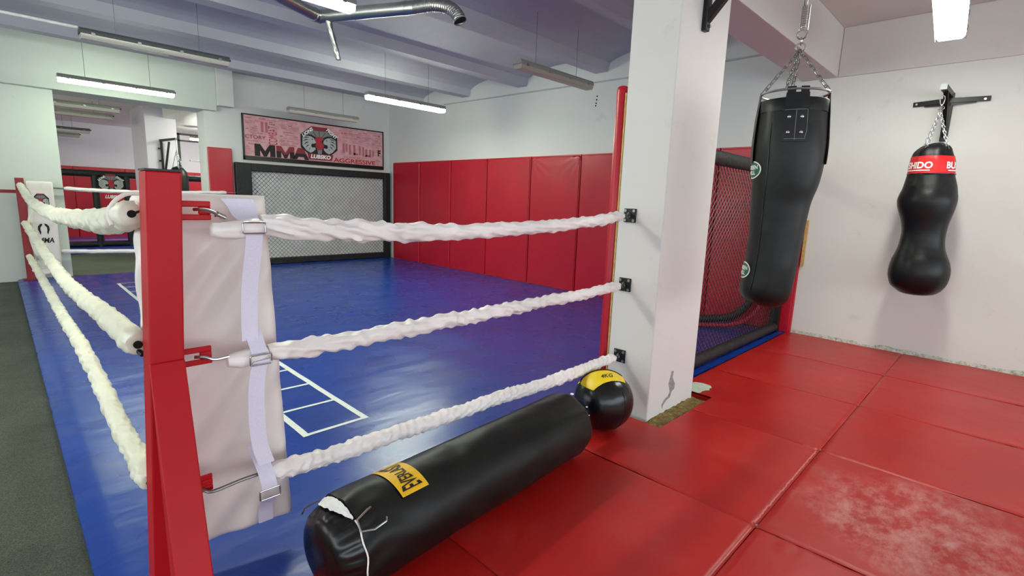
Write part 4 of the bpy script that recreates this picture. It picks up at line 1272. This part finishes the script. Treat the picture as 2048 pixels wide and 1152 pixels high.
def patch(up, lo, off, shrink=0.0):
    def fn(u, v):
        u = shrink+(1-2*shrink)*u; v = shrink*1.3+(1-2.6*shrink)*v
        d = curve_at(lo, u).lerp(curve_at(up, u), v).normalized()
        return bc+d*(RB+off)
    return MB().grid(fn, 48, 14)
obj('panel_edge', patch(UP, LO, 0.0016), M_['black_vinyl'], ball, smooth=True)
obj('yellow_panel', patch(UP, LO, 0.0028, 0.012), M_['yellow'], ball, smooth=True, label='large yellow top panel')
UP2 = [(-0.56, 0.60, 0.57), (-0.39, 0.66, 0.65), (-0.22, 0.57, 0.79), (-0.07, 0.42, 0.90), (0.10, 0.27, 0.96)]
LO2 = [(-0.50, 0.73, 0.46), (-0.20, 0.88, 0.42), (0.10, 0.90, 0.42), (0.36, 0.80, 0.48), (0.5, 0.62, 0.60)]
obj('yellow_panel', patch(UP2, LO2, 0.0024), M_['yellow'], ball, smooth=True, label='small yellow panel behind the lacing')
def txb(u, v):
    a = Vector((-0.433, -0.143, 0.89)).lerp(Vector((-0.119, -0.368, 0.922)), u); b = Vector((-0.300, -0.028, 0.955)).lerp(Vector((0.052, -0.234, 0.972)), u)
    return bc+a.lerp(b, v).normalized()*(RB+0.0042)
text_on('lettering', '4KG', txb, M_['ink'], ball, 0.015, 1.0, 1.0)
mb = MB(); pts = []
for k in range(70):
    u = k/69
    d = curve_at(UP, u).normalized(); d2 = curve_at(UP, min(1, u+0.02)).normalized()-curve_at(UP, max(0, u-0.02)).normalized()
    sd_ = d.cross(d2.normalized())
    pts.append(bc+(d+sd_*0.03*(1 if k % 2 else -1)).normalized()*(RB+0.005))
mb.tube(pts, 0.0034, 6)
obj('lacing', mb, M_['black_vinyl'], ball, smooth=True)
mb = MB()
for k in range(6):
    a = 2*pi*k/6+0.0
    mb.tube([bp(radians(-14)+a, radians(e), 0.0003) for e in range(-70, 36, 5)], 0.0012, 5)
obj('seam', mb, M_['black_vinyl'], ball, smooth=True)

# ------------------------------------------------------------ lamps
def lamp_mesh(lit, lip=0.0):
    """fixture along +x from 0 to 1.27, centred on y, z 0 = middle"""
    L = 1.27
    hs = MB(); w, h = 0.058, 0.045
    prof = [(-0.062, 0.0), (-0.062, -lip), (-0.0605, -lip), (-0.0605, 0.0), (0.0605, 0.0), (0.0605, -lip), (0.062, -lip), (0.062, 0.0), (0.058, 0.024), (0.044, 0.046), (-0.044, 0.046), (-0.058, 0.024)]
    hs.prism(prof, lambda u, v, t: (t, u, v), 0.0, L)
    df = MB()
    prof = [(-0.060, 0.0), (-0.058, -0.030), (-0.046, -0.050), (0.046, -0.050), (0.058, -0.030), (0.060, 0.0)]
    df.prism(prof, lambda u, v, t: (t, u, v-0.0005), 0.008, L-0.008)
    return hs, df
def lamp(x, y, z, state, label, ceil_z=3.3, rot=0.0, group='hanging fluorescent lamps', lip=0.006, mat=None):
    hs, df = lamp_mesh(state == 'lit', lip)
    th = thing('fluorescent_lamp', (0, 0, 0), label, 'lamp', group)
    ORG[th] = Vector((0, 0, 0))
    hm = {'lit': 'housing', 'off': 'housing_dark' if 'dark' in label else 'housing', 'brown': 'housing'}[state]
    dm = {'lit': 'diff_lit', 'off': 'diff_off', 'brown': 'diff_brown'}[state]
    obj('housing', hs, M_[hm], th)
    obj('diffuser', df, M_[mat or dm], th, bevel=0.003)
    for k in range(4):
        for sg in (-1, 1):
            cx = 0.10+k*(1.07/3)
            obj('clip', MB().box(cx-0.014, cx+0.014, sg*0.060-0.004, sg*0.060+0.004, -0.012, 0.012), M_['steel_dull'], th)
    for xw in (0.28, 0.99):
        obj('suspension_wire', MB().tube([(xw, 0, 0.044), (xw, 0, ceil_z-z)], 0.0028, 6), M_['steel_dull'], th)
    obj('cable_gland', MB().tube([(1.27, 0, 0.02), (1.292, 0, 0.02)], 0.012, 10), M_['black_metal'], th, smooth=True)
    th.location = (x, y, z); th.rotation_euler = (0, 0, rot)
    return th
lamp(0.71, 8.95, 2.69, 'lit', 'lit white tube lamp hanging in front of the beam over the opening', 3.27, mat='diff_lit_dim')
lamp(0.70, 6.45, 2.74, 'off', 'unlit tube lamp with dark housing hanging at the upper left', 3.33)
lamp(3.61, 8.95, 2.715, 'off', 'unlit grey tube lamp hanging just above the banner', 3.27)
lamp(3.59, 6.33, 2.65, 'lit', 'lit tube lamp hanging between the banner and the red pads', 3.33)
lamp(3.97, 3.93, 2.755, 'brown', 'unlit brownish tube lamp hanging close to the pillar', 3.33)
lamp(0.85, 3.93, 2.80, 'lit', 'lit tube lamp cut by the top edge of the photo, below the foil duct', 3.33)
rl = lamp(3.895, 0.455, 2.70, 'lit', 'lit tube lamp cut by the top edge above the right wall bag', 3.17, rot=0.075, lip=0.052, mat='diff_lit_r')
rl.scale = (1, 1.45, 1)
lamp(-2.35, 3.93, 2.70, 'lit', 'unseen lit tube lamp added left of the ring to brighten it', 3.33)  # out of view, added to raise the light level inside the ring
lamp(-1.4, 12.0, 2.60, 'lit', 'unseen lit tube lamp added behind the left white wall to brighten the second room', 2.88, group='second room tube lamps')  # this and the next two are added to light the far room
lamp(3.2, 10.9, 2.60, 'lit', 'unseen lit tube lamp added behind the banner wall to brighten the second room', 2.88, group='second room tube lamps')
lamp(3.6, 15.0, 2.60, 'lit', 'lit tube lamp added at the back right to brighten the second room', 2.88, group='second room tube lamps')
# four unlit lamps in the second room
for (x, y, z, lb) in ((0.35, 10.95, 2.60, 'unlit tube lamp nearest in the second room, seen under the lintel'),
                      (0.45, 12.4, 2.62, 'unlit tube lamp second nearest in the second room'),
                      (0.28, 14.1, 2.46, 'unlit dark tube lamp third in the second room'),
                      (0.25, 15.6, 2.46, 'unlit tube lamp farthest back in the second room')):
    lamp(x, y, z, 'off', lb, 2.88, group='second room tube lamps')

# conduits
o = obj('cable_conduit', MB().tube([(-4.9, 6.47, 2.80), (0.70, 6.47, 2.79)], 0.014, 8), M_['white_paint'], smooth=True)
props(o, 'white cable conduit running in from the left to the dark unlit lamp', 'conduit')
o = obj('cable_conduit', MB().tube([(XR-0.014, 1.83, 3.045), (XR-0.014, 4.0, 3.03), (XR-0.014, 8.0, 3.085)], 0.011, 8), M_['ink_lgrey'], smooth=True)
props(o, 'thin grey cable conduit along the top of the right wall', 'conduit')
for y_, z_ in ((4.486, 2.848), (4.491, 2.801), (4.496, 2.754), (4.502, 2.72)):
    o = obj('wall_hole', MB().tube([(XR-0.004, y_, z_), (XR+0.002, y_, z_)], 0.011, 8), M_['dark_hole'])
    props(o, 'small dark hole high on the right wall, in a vertical row of four', 'hole', 'row of wall holes')

# ventilation duct
du = thing('air_duct', (2.3, 4.6, 2.93), 'silver foil ventilation duct with an elbow hanging under the ceiling', 'duct')
def corr(P, r, amp=0.0025, fr=900):
    P = spline(P, 0.006); rr = []
    for i in range(len(P)): rr.append(r+amp*sin(i*2.1))
    return MB().tube(P, rr, 20, caps=False)
obj('duct_pipe', MB().tube([(1.1, 4.20, 2.95), (1.81, 4.60, 2.95), (2.28, 4.84, 2.95)], 0.055, 20), M_['foil'], du, smooth=True)
obj('duct_pipe', MB().tube([(2.28, 4.80, 2.95), (2.56, 4.22, 2.95), (2.70, 3.93, 2.95)], 0.055, 20), M_['foil'], du, smooth=True)
obj('elbow', corr([(2.70, 3.93, 2.95), (2.78, 3.77, 2.955), (2.86, 3.66, 2.93), (2.90, 3.60, 2.87), (2.91, 3.575, 2.82)], 0.054), M_['foil'], du, smooth=True)
obj('elbow_mouth', MB().tube([(2.909, 3.577, 2.826), (2.910, 3.576, 2.822)], 0.050, 18), M_['dark_hole'], du)
for q in ((2.44, 4.47, 2.95), (2.66, 4.01, 2.95)):
    d_ = Vector((0.28, -0.58, 0)).normalized()
    obj('joint_band', MB().tube([Vector(q)-d_*0.012, Vector(q)+d_*0.012], 0.058, 20), M_['foil'], du, smooth=True)
obj('joint_band', MB().tube([(2.20, 4.80, 2.95), (2.23, 4.815, 2.95)], 0.060, 20), M_['foil'], du, smooth=True)
def crk(u, v):
    a = 2*pi*u; p = Vector((2.30+0.10*v, 4.74, 2.93-0.34*v))
    r = 0.028*(1-0.15*v)*(1+0.25*nz(cos(a)*3, sin(a)*3, v*12))
    return p+Vector((cos(a)*r, sin(a)*r, 0.01*nz(a*2, v*5)))
obj('drop_pipe', MB().grid(crk, 18, 34), M_['foil_dull'], du, smooth=True, label='crumpled foil end hanging from the duct')

# ------------------------------------------------------------ banner
bn = thing('banner', (4.6, YB-0.03, 1.9), 'wide pink and black MMA gym banner on the back wall above the cage panel', 'banner')
bx0, bx1, bz0, bz1 = 3.19, 6.00, 1.895, 2.69
yb = YB-0.045
sheet_mb = MB().box(bx0+0.02, bx1-0.02, yb, YB-0.005, bz0+0.07, bz1-0.02)
mb = MB()
mb.box(bx0, bx1, yb-0.012, YB-0.003, bz1-0.022, bz1); mb.box(bx0, bx1, yb-0.012, YB-0.003, bz0, bz0+0.072)
mb.box(bx0, bx0+0.022, yb-0.012, YB-0.003, bz0, bz1); mb.box(bx1-0.022, bx1, yb-0.012, YB-0.003, bz0, bz1)
obj('frame', mb, M_['black_metal'], bn, bevel=0.003)
def bt(s, x, z, w, h, mat, bold=0.03, k=1, vert=False):
    yy = yb-0.0015*k
    if vert:
        f_ = lambda u, v: (x+h-v, yy, z+u)
    else:
        f_ = lambda u, v: (x+u, yy, z+v)
    return text_on('lettering', s, f_, M_[mat], bn, bold, w, h)
GL = {'M': [(0, 0), (0, 1), (0.27, 1), (0.5, 0.45), (0.73, 1), (1, 1), (1, 0), (0.74, 0), (0.74, 0.50), (0.57, 0.0), (0.43, 0.0), (0.26, 0.50), (0.26, 0)],
      'A': [(0, 0), (0.33, 1), (0.67, 1), (1, 0), (0.74, 0), (0.67, 0.22), (0.33, 0.22), (0.26, 0)]}
for ch, x, w_ in (('M', 3.375, 0.36), ('M', 3.755, 0.33), ('A', 4.055, 0.31)):
    h_ = 0.215; z_ = 1.972
    g_ = GL[ch]
    obj('lettering', MB().prism(g_, lambda u, v, t: (x+u*w_, t, z_+v*h_), yb-0.0005, yb-0.003), M_['ink'], bn)
    # dark red upper part of the same letter
    def clip(P, zc):
        out = []
        for i in range(len(P)):
            a, b = P[i-1], P[i]
            if (a[1] >= zc) != (b[1] >= zc):
                f_ = (zc-a[1])/(b[1]-a[1]); out.append((a[0]+(b[0]-a[0])*f_, zc))
            if b[1] >= zc: out.append(b)
        return out
    top = {'M': [[(0, .55), (0, 1), (0.27, 1), (0.5, 0.45), (0.73, 1), (1, 1), (1, .55), (0.74, .55), (0.72, 0.55), (0.60, 0.30), (0.40, 0.30), (0.28, 0.55)]], 'A': [clip(GL['A'], 0.5)]}[ch]
    if not (ch == 'M' and x < 3.5):
        for p_ in top:
            obj('lettering', MB().prism(p_, lambda u, v, t: (x+u*w_, t, z_+v*h_), yb-0.0035, yb-0.0045), M_['ink_dred'], bn)
bt('CTORY', 3.225, 2.27, 0.35, 0.062, 'ink_dred', 0.01, 2)
bt('COMBAT', 3.625, 2.19, 0.33, 0.155, 'ink_red', 0.0, 2, vert=True)
bt('AGGRESSIVE', 4.86, 1.978, 0.94, 0.085, 'ink_red', 0.025, 2)
bt('CLINCH', 5.08, 2.07, 0.36, 0.045, 'ink_rose', 0.02, 2)
bt('F', 5.86, 2.17, 0.07, 0.13, 'ink', 0.05, 2)
rnd = random.Random(3)
bars = {'ink_rose': MB(), 'ink_rose2': MB(), 'ink_dred': MB()}
occ = [(3.36, 4.38, 1.97, 2.20), (3.61, 3.80, 2.18, 2.54), (4.20, 4.98, 1.97, 2.64), (4.85, 5.82, 1.97, 2.12), (3.21, 3.6, 2.26, 2.34), (5.04, 5.78, 2.13, 2.38), (3.48, 3.60, 2.39, 2.59)]
def type_run(m_, x, w_, z, h_):
    xx = x
    while xx < x+w_-0.006:
        cw = rnd.uniform(0.007, 0.014); hh = h_*rnd.choice((1, 1, 1, 0.7))
        bars[m_].box(xx, xx+cw, yb-0.002, yb-0.0005, z, z+hh)
        if rnd.random() < 0.5: bars[m_].box(xx+cw, xx+cw+0.004, yb-0.002, yb-0.0005, z, z+h_*0.3)
        xx += cw+0.004
for i in range(2600):
    w_ = rnd.uniform(0.05, 0.26); h_ = rnd.choice((0.012, 0.016, 0.022, 0.034))
    x = rnd.uniform(3.22, 5.96-w_); z = rnd.uniform(1.975, 2.655-h_)
    if any(a-w_ < x < b and c-h_ < z < d for a, b, c, d in occ): continue
    occ.append((x-0.005, x+w_+0.005, z-0.006, z+h_+0.006))
    type_run(rnd.choice(['ink_rose', 'ink_rose2', 'ink_rose2', 'ink_rose2' if rnd.random() < 0.75 else 'ink_dred']), x, w_, z, h_)
for bx_, bw_, bz_, bh_ in ((5.06, 0.05, 2.17, 0.19), (5.13, 0.04, 2.20, 0.16), (5.20, 0.045, 2.15, 0.20), (5.30, 0.045, 2.15, 0.20), (5.30, 0.10, 2.15, 0.04), (5.42, 0.045, 2.16, 0.18), (5.50, 0.04, 2.14, 0.19), (5.57, 0.045, 2.14, 0.15), (5.57, 0.11, 2.14, 0.035), (5.66, 0.04, 2.14, 0.15), (5.73, 0.04, 2.15, 0.12)):
    bars['ink_rose'].box(bx_, bx_+bw_, yb-0.002, yb-0.0005, bz_, bz_+bh_)
for v_ in (2.42,):
    for k in range(2): bars['ink_rose'].box(3.50+k*0.075, 3.545+k*0.075, yb-0.002, yb-0.0005, 2.40, 2.58)
seg = [(len(sheet_mb.f), 'banner')]
for k, m_ in bars.items():
    sheet_mb.add(m_.v, m_.f); seg.append((len(m_.f), k))
sh = obj('sheet', sheet_mb, M_['banner'], bn)
for n_, k in seg[1:]: sh.data.materials.append(M_[k])
i_ = 0
for mi, (n_, k) in enumerate(seg):
    for _ in range(n_):
        sh.data.polygons[i_].material_index = mi; i_ += 1
emblem(4.58, 2.325, 0.37, 0.29, yb-0.004, bn)
def rot_text(s, cx, cz, ang, w, h, mat, parent, y, bold=0.05):
    ca, sa = cos(ang), sin(ang)
    return text_on('lettering', s, lambda u, v: (cx+(u-w/2+0.2*(v-h/2))*ca-(v-h/2)*sa, y, cz+(u-w/2+0.2*(v-h/2))*sa+(v-h/2)*ca), M_[mat], parent, bold, w, h)
rot_text('LIONS', 4.345, 2.50, radians(37), 0.25, 0.065, 'ink_white', bn, yb-0.015)
rot_text('FIGHT', 4.835, 2.51, radians(-37), 0.25, 0.065, 'ink_white', bn, yb-0.015)
obj('emblem_town_bar', MB().prism([(4.36, 1.99), (4.82, 1.99), (4.86, 2.105), (4.33, 2.105)], lambda u, v, t: (u, t, v), yb-0.012, yb-0.013), M_['ink_dred'], bn)
rot_text('LUBSKO', 4.60, 2.052, 0, 0.40, 0.078, 'ink_white', bn, yb-0.016)

# ------------------------------------------------------------ second room contents
o = obj('cage_canvas', MB().box(0.2, 6.5, 13.35, 16.9, -0.04, 0.02), M_['blue2'], bevel=0.01)
props(o, 'blue mat on the floor of the second room under its cage', 'floor canvas')
o = obj('cage_floor', MB().box(0.2, 6.5, 14.3, 16.9, 0.021, 0.035), M_['purple'])
props(o, 'purple canvas with white lines on the floor inside the far cage', 'floor canvas')
mb = MB(); mb.box(0.4, 6.3, 14.9, 14.93, 0.036, 0.038); mb.box(0.4, 6.3, 15.8, 15.84, 0.036, 0.038)
obj('line', mb, M_['tape'], o)
fx = thing('cage_fence', (1.8, 14.2, 0), 'black padded cage frame in the second room seen through the opening', 'cage fence')
obj('top_rail', MB().tube([(-0.5, 14.2, 1.60), (6.5, 14.2, 1.57)], 0.07, 12), M_['black_foam'], fx, smooth=True)
obj('bottom_rail', MB().tube([(-0.5, 14.2, 0.08), (6.5, 14.2, 0.08)], 0.06, 12), M_['black_foam'], fx, smooth=True)
for x in (0.4, 1.555, 2.10, 3.25, 4.4):
    obj('post', MB().tube([(x, 14.2, 0.02), (x, 14.2, 1.6)], 0.065, 12), M_['black_foam'], fx, smooth=True)
sg = thing('emblem_sign', (1.82, 14.15, 1.0), 'round gym emblem sign with town name on the far cage between two black posts', 'sign')
emblem(1.82, 1.40, 0.23, 0.20, 14.12, sg, small=True)
rot_text('LUBSKO', 1.85, 1.11, 0, 0.30, 0.075, 'ink_white', sg, 14.115)
rot_text('LIONS', 1.66, 1.50, radians(37), 0.15, 0.04, 'ink_white', sg, 14.104)
rot_text('FIGHT', 1.98, 1.50, radians(-37), 0.15, 0.04, 'ink_white', sg, 14.104)
pl_ = ['red wall pad of the second room beside the left white wall edge', 'red wall pad of the second room behind the emblem sign', 'red wall pad of the second room right behind the far cage post', 'red wall pad of the second room seen left of the door jamb', 'red wall pad of the second room, rightmost seen through the opening']
for k in range(5):
    x0 = 0.4+k*1.05
    o = obj('wall_pad', MB().box(x0, x0+1.045, 16.95, 16.998, 0.0, 1.80), M_['red_pad'], bevel=0.01)
    props(o, pl_[k], 'wall pad', 'red pads of the second room')
mr = thing('wall_mirror', (3.3, 14.0, 1.6), 'tall dark framed mirror glimpsed between the second room pillar and the door jamb', 'mirror')
mb = MB()
mb.box(3.08, 3.14, 13.97, 14.03, 1.60, 2.60); mb.box(3.08, 4.2, 13.97, 14.03, 2.56, 2.60); mb.box(3.08, 4.2, 13.97, 14.03, 2.42, 2.45)
obj('frame', mb, M_['black_metal'], mr)
obj('shelf', MB().box(3.32, 3.6, 13.96, 14.02, 1.98, 2.02), M_['steel_dull'], mr)
bk = thing('bag_bracket', (2.4, 11.85, 2.0), 'small black wall bracket on the pillar of the second room', 'bracket')
obj('upright', MB().obox((2.355, 11.87, 2.22), (2.355, 11.87, 1.64), 0.035, 0.04, (0, 1, 0)), M_['black_metal'], bk)
obj('arm', MB().obox((2.34, 11.87, 2.235), (2.53, 11.52, 2.265), 0.04, 0.04), M_['black_metal'], bk)
obj('brace', MB().obox((2.39, 11.85, 1.68), (2.47, 11.80, 2.22), 0.03, 0.05, (0, 1, 0)), M_['black_metal'], bk)
obj('lug', MB().box(2.30, 2.34, 11.86, 11.90, 2.07, 2.10), M_['black_metal'], bk)
obj('lug', MB().box(2.30, 2.34, 11.86, 11.90, 1.84, 1.87), M_['black_metal'], bk)
b3 = thing('punching_bag', (2.56, 11.5, 0.7), 'dark hanging bag in the second room just above the near red post', 'punching bag')
pr_ = [(0.62, 0.02), (0.65, 0.12), (0.75, 0.16), (1.2, 0.16), (1.55, 0.16), (1.66, 0.14), (1.73, 0.09), (1.76, 0.02)]
obj('bag_body', MB().rings([[(2.52+r*cos(2*pi*k/24), 11.50+r*sin(2*pi*k/24), z) for k in range(24)] for z, r in pr_]), M_['black_vinyl'], b3, smooth=True)
for k in range(3):
    a = 2*pi*k/3+0.4
    obj('chain', chain(MB(), (2.52+0.1*cos(a), 11.50+0.1*sin(a), 1.70), (2.52, 11.52, 2.05), 0.05, 0.004, 0.02), M_['steel'], b3)
obj('spring', MB().tube([(2.52, 11.52, 2.05), (2.52, 11.54, 2.24)], 0.006, 6), M_['steel'], b3)
